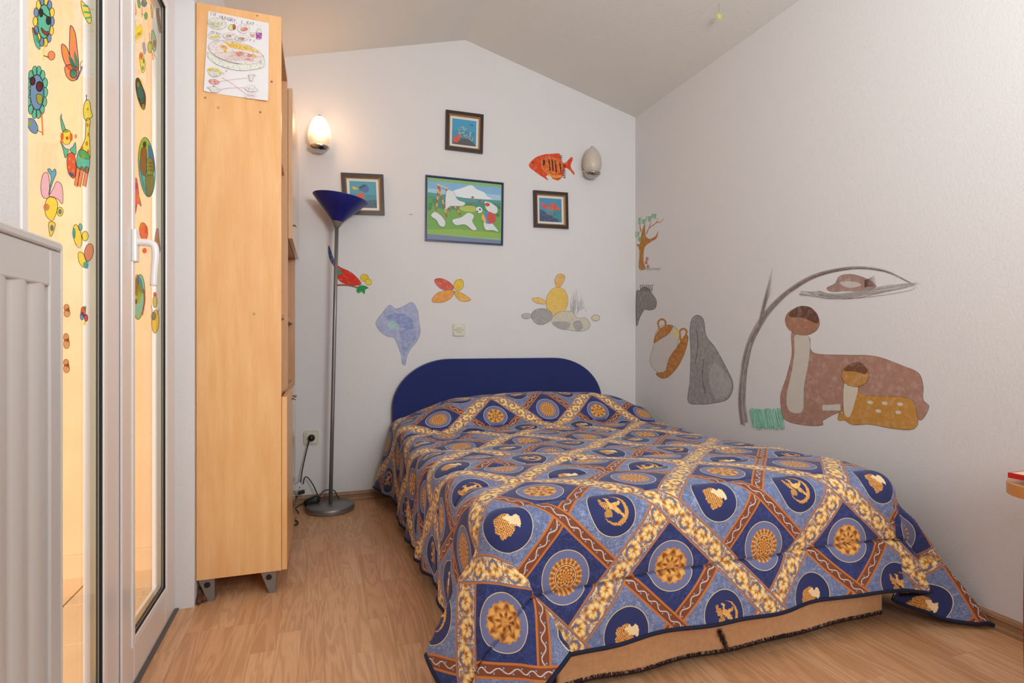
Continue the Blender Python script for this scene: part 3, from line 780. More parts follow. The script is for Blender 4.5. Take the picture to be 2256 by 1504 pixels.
tube('cable', [fsc+Vector((.035, 0, .01)), pw(712, 1082, YB-.08), pw(728, 1078, YB-.07), pw(738, 1082, YB-.06), pw(743, 1092, YB-.06), o3+Vector((.06, .10, .02))], .0032, M_cord, sw_, 8, 8)
tube('cable', [pw(668, 1066, YB-.06), pw(670, 1055, YB-.06), pw(674, 1050, YB-.06), pw(682, 1056, YB-.06), pw(692, 1072, YB-.07), pw(700, 1090, YB-.06), pw(708, 1098, YB-.06)], .0032, M_cord, sw_, 8, 8)
tube('cable', [fsc+Vector((-.04, 0, -.01)), pw(668, 1108, YB-.12), pw(655, 1116, YB-.14), pw(649, 1122, YB-.16)], .0032, M_cord, sw_, 8, 8)
tube('cable', [pw(655, 1092, YB-.12), pw(650, 1102, YB-.12), pw(650, 1118, YB-.14), pw(657, 1128, YB-.17), pw(657, 1137, YB-.20), P(648, 1144, 2, .006), P(655, 1148, 2, .006), P(656, 1153, 2, .006), P(648, 1157, 2, .006)], .0032, M_cord, sw_, 8, 8)

# switch plate over the bed
lw = P(1011, 726.5, 1, YB)
ls_ = empty('light_switch', (lw.x, YB, lw.z), 'square cream light switch on the back wall above the headboard', 'switch')
rounded_plate('plate', (lw.x, YB, lw.z), .078, .080, .009, M_socket, ls_)
rounded_plate('inner_frame', (lw.x, YB-.009, lw.z-.001), .064, .066, .004, plain('cream_frame', '#d6cdbb', .35, var=.02), ls_)
rounded_plate('rocker', (lw.x, YB-.013, lw.z), .034, .034, .004, plain('rocker_grey', '#c2baa8', .4, var=.02), ls_, .003)
for s_ in (-1, 1): lathe('screw', [(0, 0), (.003, 0), (.003, .001), (0, .001)], plain('dark_screw', '#5a5348', .5), ls_, 12, My(lw.x+s_*.025, YB-.013, lw.z))

# ------------------------------------------------------------------ wall lamps with egg glass
def opal(name, emit):
    t = NT(name); p = t.pos(); n = t.noise(p, 30, 3)
    nd = t.n('ShaderNodeBsdfPrincipled'); t.set(nd.inputs['Base Color'], t.mix(n, lin('#cfc4b6'), lin('#c0b3a4'))); nd.inputs['Roughness'].default_value = .35
    t.t.links.new(nd.outputs[0], t.out.inputs[0])
    if emit:
        nd.inputs['Emission Color'].default_value = (1.0, .66, .36, 1)
        # the bulb sits high in the glass, so the glass glows less near the cup
        z = t.xyz(t.n('ShaderNodeTexCoord').outputs['Generated'])[2]
        t.set(nd.inputs['Emission Strength'], ((z-.30).max(0.0))*6.0+((z-.1).max(0.0))*0.9+0.40)
    return t.m
def sconce(px, py, label, on):
    c = P(px, py, 1, YB-.075); x, z = c.x, c.z
    w = empty('wall_lamp', (x, YB, z), label, 'wall lamp', 'egg-shaped wall lamps')
    lathe('backplate', [(0, 0), (.036, 0), (.036, .006), (.020, .016), (0, .016)], M_chrome, w, 32, My(x, YB, z-.045))
    tube('arm', [(x, YB-.01, z-.045), (x, YB-.03, z-.075), (x, YB-.072, z-.098)], .007, M_chrome, w, 10, 4)
    n = 18; g = []
    for k in range(n+1):
        a = math.pi*k/n; zz = -math.cos(a); rr = math.sin(a)*(1-.16*zz)
        g.append((.062*rr if 0 < k < n else 0, zz*.098))
    gl = lathe('glass', g, opal('opal_glass_lit' if on else 'opal_glass', on), w, 40, Matrix.Translation((x, YB-.075, z)))
    lathe('cup', [(0, -.112), (.022, -.110), (.044, -.098), (.055, -.086), (.056, -.080), (.053, -.080), (.049, -.086), (.03, -.096), (0, -.104)], M_chrome, w, 40, Matrix.Translation((x, YB-.075, z)))
    lathe('finial', [(0, .092), (.012, .093), (.012, .099), (.006, .104), (0, .105)], M_chrome, w, 20, Matrix.Translation((x, YB-.075, z)))
    if on:
        l = bpy.data.lights.new('bulb', 'POINT'); l.energy = 2.6; l.color = (1.0, .58, .28); l.shadow_soft_size = .05
        lo = bpy.data.objects.new('bulb', l); C.objects.link(lo); lo.location = (x, YB-.16, z+.0); 
        lo.parent = w; lo.matrix_parent_inverse = Matrix.Translation(w.location).inverted()
    return w
sconce(704, 293, 'lit egg-shaped wall lamp glowing orange beside the cabinet', True)
sconce(1305, 356, 'unlit egg-shaped wall lamp near the right corner', False)

# ------------------------------------------------------------------ small table and stool at the right edge
M_red = plain('red_paint', '#c4181c', .35)
M_cream = plain('cream_board', '#e6cfa8', .4)
def slab(name, c, w, d, z, th, r_, mat, parent, rot, n=10):
    poly = []
    for sx, sy, a0 in ((1, 1, 0), (-1, 1, 90), (-1, -1, 180), (1, -1, 270)):
        for k in range(n+1):
            a = math.radians(a0+90*k/n); poly.append((sx*(w/2-r_)+r_*math.cos(a), sy*(d/2-r_)+r_*math.sin(a)))
    cr, sr = math.cos(rot), math.sin(rot)
    bm = bmesh.new(); prism_bm(bm, [Vector((c[0]+x*cr-y*sr, c[1]+x*sr+y*cr, z-th)) for x, y in poly], Vector((0, 0, th)))
    return bm_obj(name, bm, parent, (mat,), False, .002)
tb = empty('table', (1.845, .725, 0), 'small pine table with rounded corners and red legs at the right edge', 'table')
slab('tabletop', (1.845, .725), .45, .45, .593, .029, .09, M_pine, tb, 0)
for sx in (-1, 1):
    for sy in (-1, 1):
        tube('leg', [(1.845+sx*.150, .725+sy*.172, 0), (1.845+sx*.142, .725+sy*.168, .563)], lambda s: .013+.009*math.sin(s*math.pi*.85), M_red, tb, 14, 6)
bd = empty('tray', (1.83, .76, .593), 'thin cream board with a red edge raised above the pine table', 'tray')
slab('board', (1.83, .76), .372, .312, .6185, .010, .008, M_cream, bd, 0)
bm = bmesh.new(); rect_y = [(1.64, .60, 2.02, .604), (1.64, .916, 2.02, .92), (1.64, .604, 1.644, .916), (2.016, .604, 2.02, .916)]
for x0_, y0_, x1_, y1_ in rect_y: add_box(bm, (x0_, y0_, .606), (x1_, y1_, .619))
bm_obj('edge_band', bm, bd, (M_red,))
for x_, y_ in ((1.72, .68), (1.94, .68), (1.72, .84), (1.94, .84)):
    lathe('foot', [(0, 0), (.012, 0), (.010, .0155), (0, .0155)], M_red, bd, 16, Matrix.Translation((x_, y_, .593)))
# brown scrap under the bookcase and crumbs
M_scrap = plain('brown_leather', '#6b3f28', .7, var=.2, bump=.3, bscale=80)
def blob(name, pts, r, mat, label, cat):
    o = tube(name, pts, r, mat, None, 12, 6); tag(o, label, cat); return o
blob('wood_scrap', [P(430, 1312, 2, .02), P(437, 1300, 2, .035), P(441, 1312, 2, .018), P(438, 1327, 2, .012)], lambda s: .006+.008*math.sin(s*3.1), M_scrap, 'brown bark-like scrap at the wall corner beside the bookcase foot', 'scrap')
blob('wood_scrap', [P(442, 1296, 2, .02), P(450, 1308, 2, .018), P(449, 1322, 2, .012)], lambda s: .005+.008*math.sin(s*3.1), M_scrap, 'brown curled scrap lying against the front bookcase foot', 'scrap')
# ------------------------------------------------------------------ flat paint, prints and stickers
def mat_paint(hexc, wash=0.12, scale=40):
    k = ('paint', hexc, wash)
    if k in MATS: return MATS[k]
    t = NT('paint'); p = t.pos(); n = t.noise(p, scale, 4, .6, .5); c = lin(hexc)
    w = lin('#e3dbd8'); lite = tuple(c[i]*(1-wash*2)+w[i]*wash*2 for i in range(3))+(1,)
    dk = tuple(x*(1-wash) for x in c[:3])+(1,)
    a = t.noise(p, 95, 3, 0.6)
    MATS[k] = t.bsdf(t.ramp(n, [(.3, dk), (.5, c), (.75, lite)]), .85, 0, t.bump(a, .25, .003)); return MATS[k]
def mat_print(hexc):
    k = ('print', hexc)
    if k in MATS: return MATS[k]
    t = NT('print_ink'); p = t.pos(); n = t.noise(p, 130, 4, .6); c = lin(hexc)
    MATS[k] = t.bsdf(t.mix(n*.8, c, tuple(x*.75+.04 for x in c[:3])+(1,)), .5); return MATS[k]
def mat_stick(hexc, clear=.38):
    k = ('stick', hexc, clear)
    if k in MATS: return MATS[k]
    t = NT('translucent_sticker'); c = lin(hexc); c = tuple(x**.62 for x in c[:3])+(1,)
    tr = t.n('ShaderNodeBsdfTransparent'); tr.inputs[0].default_value = c
    df = t.n('ShaderNodeBsdfPrincipled'); df.inputs['Base Color'].default_value = lin(hexc); df.inputs['Roughness'].default_value = .3
    n = t.noise(t.pos(), 70, 2)
    tl_ = t.n('ShaderNodeBsdfTranslucent'); tl_.inputs[0].default_value = c; m0 = t.n('ShaderNodeMixShader'); m0.inputs[0].default_value = .45; t.t.links.new(df.outputs[0], m0.inputs[1]); t.t.links.new(tl_.outputs[0], m0.inputs[2])
    mx = t.n('ShaderNodeMixShader'); t.set(mx.inputs[0], n*.2+(clear-.10)); t.t.links.new(m0.outputs[0], mx.inputs[1]); t.t.links.new(tr.outputs[0], mx.inputs[2])
    t.t.links.new(mx.outputs[0], t.out.inputs[0]); MATS[k] = t.m; return t.m
class Decal:
    def __init__(s, mapf, nrm, matf, step=.00005, base=.0006):
        s.f = mapf; s.n = Vector(nrm); s.mf = matf; s.V = []; s.F = []; s.FM = []; s.mats = []; s.off = base; s.step = step
    def mi(s, c):
        m = s.mf(*c) if isinstance(c, tuple) else s.mf(c)
        if m not in s.mats: s.mats.append(m)
        return s.mats.index(m)
    def raw(s, pts, c):
        P3 = [s.f(p[0], p[1]) for p in pts]; tri = tessellate_polygon([P3]); n0 = len(s.V)
        s.V += [p+s.n*s.off for p in P3]; m = s.mi(c)
        for t in tri:
            a, b, d = (s.V[n0+i] for i in t)
            if (b-a).cross(d-a).dot(s.n) < 0: t = (t[0], t[2], t[1])
            s.F.append(tuple(n0+i for i in t)); s.FM.append(m)
        s.off += s.step; return s
    def poly(s, pts, c, smooth=True, out=None, w=1.2):
        pp = [Vector((a, b, 0)) for a, b in pts]
        if smooth: pp = catmull(pp, 5, True)
        pp = [(p.x, p.y) for p in pp]; s.raw(pp, c)
        if out: s.line(pp+[pp[0]], w, out, False)
        return s
    def ell(s, cx, cy, rx, ry, c, rot=0, n=22, out=None, w=1.2):
        cr, sr = math.cos(math.radians(rot)), math.sin(math.radians(rot))
        pp = [(cx+rx*math.cos(2*math.pi*k/n)*cr-ry*math.sin(2*math.pi*k/n)*sr, cy+rx*math.cos(2*math.pi*k/n)*sr+ry*math.sin(2*math.pi*k/n)*cr) for k in range(n)]
        return s.poly(pp, c, False, out, w)
    def line(s, pts, w, c, smooth=True, taper=False):
        pp = [Vector((a, b, 0)) for a, b in pts]
        if smooth and len(pp) > 2: pp = catmull(pp, 6)
        n0 = len(s.V); m = s.mi(c); L = len(pp)
        for i, p in enumerate(pp):
            t = (pp[min(i+1, L-1)]-pp[max(i-1, 0)]); t = t.normalized() if t.length else Vector((1, 0, 0)); nn = Vector((-t.y, t.x, 0))
            ww = (w(i/(L-1)) if callable(w) else w*((1-.85*i/(L-1)) if taper else 1))/2
            for sg in (-1, 1): q = p+nn*ww*sg; s.V.append(s.f(q.x, q.y)+s.n*s.off)
        for i in range(L-1):
            f = (n0+2*i, n0+2*i+1, n0+2*i+3, n0+2*i+2)
            a, b, d = s.V[f[0]], s.V[f[1]], s.V[f[2]]
            if (b-a).cross(d-a).dot(s.n) < 0: f = f[::-1]
            s.F.append(f); s.FM.append(m)
        s.off += s.step; return s
    def build(s, name, label=None, cat=None, parent=None, group=None):
        o = pydata(name, s.V, s.F, parent, s.mats, False, s.FM)
        if not s.mats: pass
        return tag(o, label, cat, group)
back = lambda x, y: P(x, y, 1, YB)
right = lambda x, y: P(x, y, 0, XR)
def DB(): return Decal(back, (0, -1, 0), mat_paint)
def DR(): return Decal(right, (-1, 0, 0), mat_paint)

# --- back wall paintings (plain generic stand-ins for the painted figures)
d = DB()
d.poly([(1165, 364), (1180, 347), (1200, 340), (1214, 339), (1233, 339), (1237, 356), (1246, 358), (1258, 346), (1262, 350), (1257, 366), (1265, 380), (1264, 385), (1254, 374), (1245, 371), (1240, 388), (1230, 397), (1218, 394), (1212, 386), (1203, 388), (1208, 397), (1196, 390), (1180, 379)], '#d8481c')
d.poly([(1196, 351), (1232, 349), (1240, 366), (1236, 378), (1214, 384), (1196, 374), (1192, 362)], '#dc6a24')
d.poly([(1190, 366), (1212, 384), (1236, 386), (1230, 392), (1212, 388)], '#e09a2c')
for x, y0, y1 in ((1209, 350, 376), (1216, 351, 377), (1223, 353, 380), (1233, 358, 379), (1242, 362, 368)): d.line([(x, y0), (x+1.5, (y0+y1)/2), (x+2.5, y1)], 2.6, '#2a1c14')
for k in range(5): d.line([(1240, 374+k*4), (1246, 376+k*4)], 1.8, '#2a1c14', False)
for k in range(4): d.line([(1233, 343+k*4), (1239, 344+k*4)], 1.6, '#5a2414', False)
d.ell(1198, 358, 2.6, 6.5, '#2a1c14'); d.ell(1174, 358, 2, 1.6, '#7a2a14')
d.build('fish_painting', 'orange striped fish painted on the back wall beside the unlit lamp', 'wall painting')
d = DB()
d.line([(724, 541), (729, 565), (738, 585)], lambda s: 2+7*math.sin(s*2.6), '#3f5a80')
d.poly([(735, 580), (752, 590), (775, 601), (795, 622), (790, 628), (768, 627), (748, 618), (740, 600)], '#d8321e', True, '#7a1a12', .8)
d.poly([(741, 592), (749, 594), (754, 603), (742, 604)], '#2f8f6a')
d.line([(742, 628), (766, 628), (790, 634)], lambda s: 4, '#96604a')
d.poly([(785, 640), (790, 630), (800, 628), (812, 634), (805, 638), (803, 648), (797, 643), (790, 646)], '#2f9350')
d.ell(803, 612, 9, 8, '#e4c22a', 0, 16, '#8a6a14', .8); d.ell(812, 621, 7, 7, '#e8cc3e', 0, 16, '#8a6a14', .8)
d.build('blossom_painting', 'red blossom with yellow berries on a twig painted behind the floor lamp pole', 'wall painting')
d = DB()
d.poly([(828, 710), (842, 690), (858, 672), (872, 680), (890, 674), (908, 666), (920, 684), (922, 704), (926, 730), (918, 752), (905, 768), (896, 786), (893, 803), (886, 800), (884, 782), (876, 760), (868, 744), (852, 740), (836, 728)], ('#aab0ce', .18), True, '#7e86ac', .9)
d.poly([(852, 696), (880, 690), (905, 700), (912, 720), (890, 722), (864, 712)], ('#8f9cc8', .2))
d.poly([(882, 730), (912, 724), (915, 745), (900, 766), (890, 786), (884, 760)], ('#9aa3c9', .2))
d.ell(866, 716, 14, 9, ('#a8c4c8', .2), 20)
d.line([(880, 742), (892, 726), (916, 722)], .9, '#7f88b4')
d.build('cloud_painting', 'pale blue swirl tapering downward painted on the back wall left of the light switch', 'wall painting')
d = DB()
d.poly([(957, 617), (970, 613), (988, 620), (1000, 634), (984, 640), (966, 632)], '#d4604e', True, '#8a3a2c', .8)
d.poly([(1000, 634), (1004, 618), (1018, 616), (1021, 630), (1012, 640)], '#e6bd3c', True, '#8f6a2a', .8)
d.poly([(952, 664), (960, 648), (980, 640), (1000, 640), (994, 656), (974, 666)], '#e8a050', True, '#8f5a2a', .8)
d.poly([(1002, 642), (1018, 646), (1037, 660), (1020, 664), (1006, 656)], '#e6b050', True, '#8f5a2a', .8)
d.build('leaves_painting', 'small orange and red leaf shapes painted under the large meadow picture', 'wall painting')
d = DB()
for k in range(26):
    x = 1258+rf.random()*34; h_ = rf.uniform(14, 56)*(1-(x-1258)/60); y = 694-rf.random()*16
    d.line([(x, y), (x+rf.uniform(-2, 3), y-h_*.5), (x+rf.uniform(-3, 8), y-h_)], 1.6, ('#b5afab', .1), True, True)
d.ell(1227, 664, 24, 32, ('#e6bf62', .12), 8, 26, '#b88a3a', .8)
d.poly([(1228, 634), (1222, 616), (1232, 603), (1244, 608), (1240, 624)], ('#e0b068', .12), True, '#b88a3a', .8)
d.poly([(1204, 668), (1190, 656), (1172, 658), (1184, 668)], ('#e6bd70', .1), True, '#b88a3a', .8)
d.poly([(1170, 694), (1180, 682), (1200, 680), (1216, 690), (1212, 706), (1194, 715), (1178, 710)], ('#a8a29f', .12), True, '#827c7a', .8)
d.ell(1160, 696, 11, 6, ('#bdb4b0', .1), 0, 16, '#8a8482', 1)
d.poly([(1214, 704), (1230, 688), (1258, 686), (1272, 700), (1290, 700), (1300, 716), (1288, 728), (1262, 728), (1238, 722), (1222, 716)], ('#cfc6b2', .12), True, '#8e8884', .8)
d.poly([(1216, 710), (1238, 708), (1256, 712), (1248, 726), (1228, 722)], ('#aaa5a2', .12)); d.poly([(1262, 712), (1276, 706), (1284, 722), (1270, 729)], ('#aaa5a2', .12))
d.ell(1312, 700, 9, 7, ('#d8cbb0', .1), 0, 16, '#8a8482', 1)
d.build('garden_painting', 'yellow gourd with one leaf above grey stones painted right of the light switch', 'wall painting')
# --- right wall paintings
d = DR()
tr = '#b87d34'
d.poly([(1408, 592), (1409, 560), (1407, 545), (1402, 538), (1410, 536), (1414, 510), (1421, 494), (1422, 516), (1430, 526), (1444, 520), (1450, 508), (1447, 524), (1432, 534), (1420, 546), (1418, 575), (1422, 592)], tr)
for l in ([(1412, 510), (1410, 496), (1411, 488)], [(1424, 515), (1432, 496), (1434, 486)], [(1430, 502), (1446, 490), (1450, 478)], [(1446, 490), (1456, 488), (1464, 480)]): d.line(l, 2.2, '#b07a4a', True, True)
for x, y, a in ((1407, 488, 9), (1420, 490, 7), (1428, 484, 8), (1440, 478, 7), (1404, 518, 8), (1406, 528, 6)):
    for k in range(4): x_ = x+rf.uniform(-5, 5); d.line([(x_+1, y-a), (x_, y), (x_+rf.uniform(-4, 4), y+a*.6)], 2.6, ('#8fc79a', .1), True, True)
for x, y in ((1424, 578), (1428, 587), (1426, 570)): d.ell(x, y, 3, 4, '#c9806a')
for k in range(14): d.line([(1408+k*3.4, 590+rf.uniform(-2, 4)), (1412+k*3.4, 593+rf.uniform(-2, 4))], 1.2, ('#b3aeaa', .1))
d.build('tree_painting', 'small brown tree with green leaves painted at the corner on the right wall', 'wall painting')
d = DR()
d.poly([(1402, 645), (1410, 640), (1418, 632), (1430, 636), (1437, 648), (1446, 662), (1444, 678), (1432, 683), (1420, 682), (1410, 698), (1402, 716)], ('#8c8583', .12), True, '#4a4442', .9)
for k in range(7): d.line([(1412+k*4, 641), (1411+k*4.4, 632-rf.random()*4), (1416+k*4.4, 628+rf.random()*4)], 2.2, '#6f6866', True, True)
d.build('boulder_painting', 'grey boulder with grass tufts painted at the corner below the small tree', 'wall painting')
d = DR()
d.poly([(1440, 760), (1446, 730), (1462, 716), (1484, 718), (1496, 735), (1490, 770), (1478, 800), (1462, 822), (1444, 816), (1432, 795)], ('#d3cbc6', .06), True, '#8e8784', .9)
d.poly([(1441, 755), (1446, 736), (1462, 720), (1482, 717), (1474, 734), (1456, 746)], '#c07e36', True, '#8a561f', .9)
d.poly([(1446, 822), (1466, 817), (1474, 790), (1492, 764), (1508, 740), (1516, 742), (1510, 772), (1494, 806), (1472, 830), (1456, 832)], '#c07e36', True, '#8a561f', .9)
d.line([(1454, 728), (1450, 710), (1458, 703), (1466, 708), (1466, 722)], 4, '#c07e36'); d.line([(1500, 750), (1498, 730), (1506, 724), (1513, 730), (1508, 746)], 4, '#c07e36')
d.poly([(1480, 732), (1490, 724), (1497, 736), (1492, 748)], ('#e3cf9a', .1))
for k in range(6): d.line([(1470+k*6, 800-k*9), (1482+k*5, 806-k*10)], 1.2, '#95602a')
d.build('basket_painting', 'brown two-handled basket with white cloth painted left of the grey rock', 'wall painting')
d = DR()
d.poly([(1524, 704), (1536, 694), (1550, 704), (1556, 740), (1576, 766), (1598, 806), (1615, 846), (1604, 878), (1570, 888), (1540, 890), (1516, 884), (1520, 840), (1522, 780), (1520, 730)], ('#9c9795', .14), True, '#4d4847', .9)
d.poly([(1572, 800), (1592, 812), (1612, 846), (1598, 874), (1576, 876), (1562, 836)], ('#b0aba8', .12))
for a_ in ([(1534, 720), (1538, 760), (1532, 800)], [(1550, 790), (1548, 830), (1554, 866)]): d.line(a_, 1.0, '#3e3a39')
d.build('rock_painting', 'tall dark grey standing rock painted beside the basket on the right wall', 'wall painting')
d = DR()
# arching branch
rb = random.Random(11)
trunk = [(1640, 932), (1634, 880), (1640, 810), (1655, 750), (1690, 690), (1740, 640), (1800, 606), (1880, 590), (1950, 597), (2010, 625)]
d.line(trunk, lambda s: 15*(1-s)**.8+3, ('#b8b1ad', .16))
for k in range(46):
    o1, o2 = rb.uniform(-11, 11), rb.uniform(-8, 8); a = rb.randrange(0, 6); b = min(a+rb.randrange(2, 5), 9)
    d.line([(x+o1*(1-i/9)*.9, y+o2*(1-i/9)+rb.uniform(-2, 2)) for i, (x, y) in enumerate(trunk)][a:b+1], rb.uniform(.9, 2.4), (rb.choice(['#8d807a', '#a39a95', '#82685f', '#aaa29d']), .1), True, True)
for sx in range(7): d.line([(1668+sx*1.5, 735-sx*3), (1682+sx, 670), (1703-sx*.6, 590+sx*9)], 1.7, ('#857a75', .1), True, True)
for k in range(16): d.line([(1760+rb.uniform(-15, 60), 640+rb.uniform(0, 10)), (1860+rb.uniform(-20, 20), 652+rb.uniform(-6, 6)), (1960+rb.uniform(-30, 60), 632+rb.uniform(-6, 8)), (2010+rb.uniform(-20, 20), 624+rb.uniform(-3, 3))], 1.4, (rb.choice(['#a49c98', '#8c8079', '#b3aca8']), .1), True, True)
d.build('branch_painting', 'tall grey-brown branch arching to the right painted above the brown mound', 'wall painting')
d = DR()
d.poly([(1822, 634), (1840, 624), (1850, 608), (1875, 604), (1900, 610), (1920, 620), (1930, 632), (1905, 640), (1860, 641), (1832, 642)], ('#a5847a', .12), True, '#8a726a', .8)
d.poly([(1850, 622), (1880, 620), (1898, 628), (1870, 634)], ('#c6bbb5', .1))
for k in range(8): d.line([(1905, 618+k*2), (1918, 613+k*2.4), (1931-abs(k-4), 607+k*4)], 2.2, '#5f4038', True, True)
d.build('nest_painting', 'small brown leafy nest painted inside the end of the arching branch', 'wall painting')
d = DR()
for k in range(110):
    x = 1652+rb.random()*68; d.line([(x, 900+rb.uniform(-2, 6)), (x+rb.uniform(-2, 3)+3, 922), (x+rb.uniform(0, 6)+4, 944+rb.uniform(-10, 3))], 2.4, (rb.choice(['#9bd6bd', '#aadfc8', '#8accb0']), .12), False)
d.build('grass_painting', 'green grass patch painted at the foot of the arching branch', 'wall painting')
d = DR()
# brown mound with a pale-fronted trunk (plain stand-in)
d.poly([(1722, 905), (1720, 870), (1733, 830), (1745, 780), (1746, 730), (1782, 742), (1786, 770), (1806, 780), (1870, 782), (1930, 785), (1990, 806), (2024, 822), (2034, 850), (2034, 880), (2047, 896), (2030, 925), (2010, 915), (1940, 900), (1860, 905), (1815, 925), (1812, 936), (1780, 937), (1742, 930), (1724, 918)], ('#ad8170', .12), True, '#80604f', 1.0)
d.poly([(1752, 738), (1782, 742), (1783, 790), (1772, 850), (1768, 906), (1738, 904), (1733, 870), (1744, 820), (1750, 775)], ('#cfc6ba', .05), True, '#9a8476', .8)
d.ell(1768, 708, 38, 30, '#a8785e', 10, 28, '#6f5040', .9)
d.poly([(1738, 696), (1756, 676), (1784, 676), (1802, 694), (1800, 712), (1770, 700)], '#6c4636')
d.poly([(1812, 892), (1852, 890), (1852, 904), (1812, 904)], ('#cfc6ba', .05), False)
d.build('mound_painting', 'large brown mound with a pale round-topped trunk painted on the right wall', 'wall painting')
d = DR()
d.off = .0018
d.poly([(1858, 910), (1860, 870), (1866, 840), (1880, 838), (1896, 866), (1925, 872), (1985, 874), (2012, 884), (2020, 910), (2022, 934), (2006, 946), (1960, 942), (1918, 934), (1880, 935), (1862, 925), (1848, 925), (1850, 908)], ('#c58c3e', .1), True, '#8f6630', 1.0)
d.poly([(1862, 842), (1890, 850), (1884, 885), (1872, 918), (1860, 905)], ('#d6cab6', .04))
d.ell(1885, 826, 30, 26, '#c28a44', 0, 26, '#80592e', .9)
d.poly([(1860, 816), (1876, 800), (1896, 798), (1912, 814), (1906, 824), (1884, 818)], '#7a4c36')
for x, y in ((1918, 886), (1950, 888), (1984, 890), (1936, 905), (1980, 908)): d.ell(x, y, 6.5, 4, ('#d9cbb6', .04), 8)
d.build('small_mound_painting', 'ochre mound with pale spots painted in front of the large brown mound', 'wall painting')

# --- framed pictures
def quadmap(q):
    A = [P(x, y, 1, YB) for x, y in q]          # tl, tr, br, bl
    return lambda s, t: (A[0]*(1-s)+A[1]*s)*(1-t)+(A[3]*(1-s)+A[2]*s)*t
def picture(name, q, bw, mats, label, art, matw=0.0, depth=.018, group=None):
    f = quadmap(q); c = f(.5, .5)
    W = (f(1, .5)-f(0, .5)).length; H = (f(.5, 1)-f(.5, 0)).length
    e = empty(name, (c.x, YB, c.z), label, 'picture', group)
    bs, bt = bw/W, bw/H
    outer = [f(0, 0), f(1, 0), f(1, 1), f(0, 1)]; inner = [f(bs, bt), f(1-bs, bt), f(1-bs, 1-bt), f(bs, 1-bt)]
    mid = [f(bs*.75, bt*.75), f(1-bs*.75, bt*.75), f(1-bs*.75, 1-bt*.75), f(bs*.75, 1-bt*.75)]
    for i in range(4):
        j = (i+1) % 4; D = Vector((0, -depth, 0)); D2 = Vector((0, -depth*.72, 0))
        V = [outer[i], outer[j], outer[j]+D, outer[i]+D, mid[i]+D, mid[j]+D, inner[i]+D2, inner[j]+D2, inner[i], inner[j]]
        o = pydata('frame_bar', V, [(0, 3, 2, 1), (3, 4, 5, 2), (4, 6, 7, 5), (6, 8, 9, 7), (0, 1, 9, 8), (0, 8, 6, 4, 3), (1, 2, 5, 7, 9)], e, mats[:2], False, [0, 0, 1, 1, 0, 0, 0])
    g = lambda s, t: f(bs+s*(1-2*bs), bt+t*(1-2*bt))
    d = Decal(g, (0, -1, 0), mat_print, .00005, .003)
    if matw:
        d.raw([(0, 0), (1, 0), (1, 1), (0, 1)], '#e9e2dc'); d.build('mat_board', parent=e)
        ms, mt = matw/(W-2*bw), matw/(H-2*bw)
        g2 = lambda s, t: g(ms+s*(1-2*ms), mt+t*(1-2*mt))
        d = Decal(g2, (0, -1, 0), mat_print, .00005, .0042)
    art(d); d.build('print', parent=e); return e
M_frame = plain('dark_brown_frame', '#3a2620', .3); M_gilt = plain('gilt_edge', '#b08a50', .35, .6)
def rocks(d, pts, cols, n, seed, region):
    r = random.Random(seed); d.poly(pts, cols[0], False)
    for k in range(n):
        x = r.uniform(region[0], region[2]); y = r.uniform(region[1], region[3]); a = r.uniform(.008, .026)
        d.ell(x, min(y, .985-a), a, a*.8, r.choice(cols), r.uniform(0, 180), 7)
def art_top(d):
    d.raw([(0, 0), (1, 0), (1, 1), (0, 1)], '#3f9cc4'); d.raw([(0, .45), (1, .45), (1, 1), (0, 1)], '#3a8fb8')
    for x, y, a, c in ((.3, .5, .1, '#6f9a8a'), (.42, .38, .09, '#84a894'), (.55, .45, .1, '#5f86a8'), (.58, .62, .11, '#5a78b4'), (.75, .56, .09, '#5f8f80'), (.86, .74, .08, '#7ba8a8'), (.4, .62, .12, '#50786e'), (.72, .7, .09, '#48706a')):
        r = random.Random(int(x*100)); 
        for k in range(9): d.ell(x+r.uniform(-a, a)*.8, y+r.uniform(-a, a), a*.32, a*.26, c if k % 2 else '#a8c0b4', r.uniform(0, 180), 9)
    d.poly([(0, 1), (.25, .85), (.5, .74), (.8, .82), (1, .98), (1, 1)], '#55504e', False)
    d.ell(.16, .82, .15, .12, '#d8503c', -25); d.ell(.31, .68, .08, .06, '#dc5a44', -40); d.line([(.72, .2), (.8, .17), (.88, .22)], .02, '#3a6a80')
def art_left(d):
    d.raw([(0, 0), (1, 0), (1, 1), (0, 1)], '#4a9aac'); d.raw([(0, .5), (1, .5), (1, 1), (0, 1)], '#3f8a9c')
    d.poly([(.33, .27), (.48, .14), (.66, .14), (.72, .3), (.64, .42), (.45, .38)], '#4a6a9c'); d.poly([(.33, .27), (.47, .14), (.62, .12), (.5, .24)], '#2f4468')
    d.poly([(.12, .2), (.3, .26), (.34, .3), (.14, .32)], '#d9b23e'); d.ell(.40, .56, .16, .12, '#d2583c', 5)
    rocks(d, [(0, 1), (.2, .85), (.5, .72), (1, .68), (1, 1)], ['#44606e', '#5a7480', '#7f9298', '#36505c'], 60, 4, (.35, .74, .97, .98))
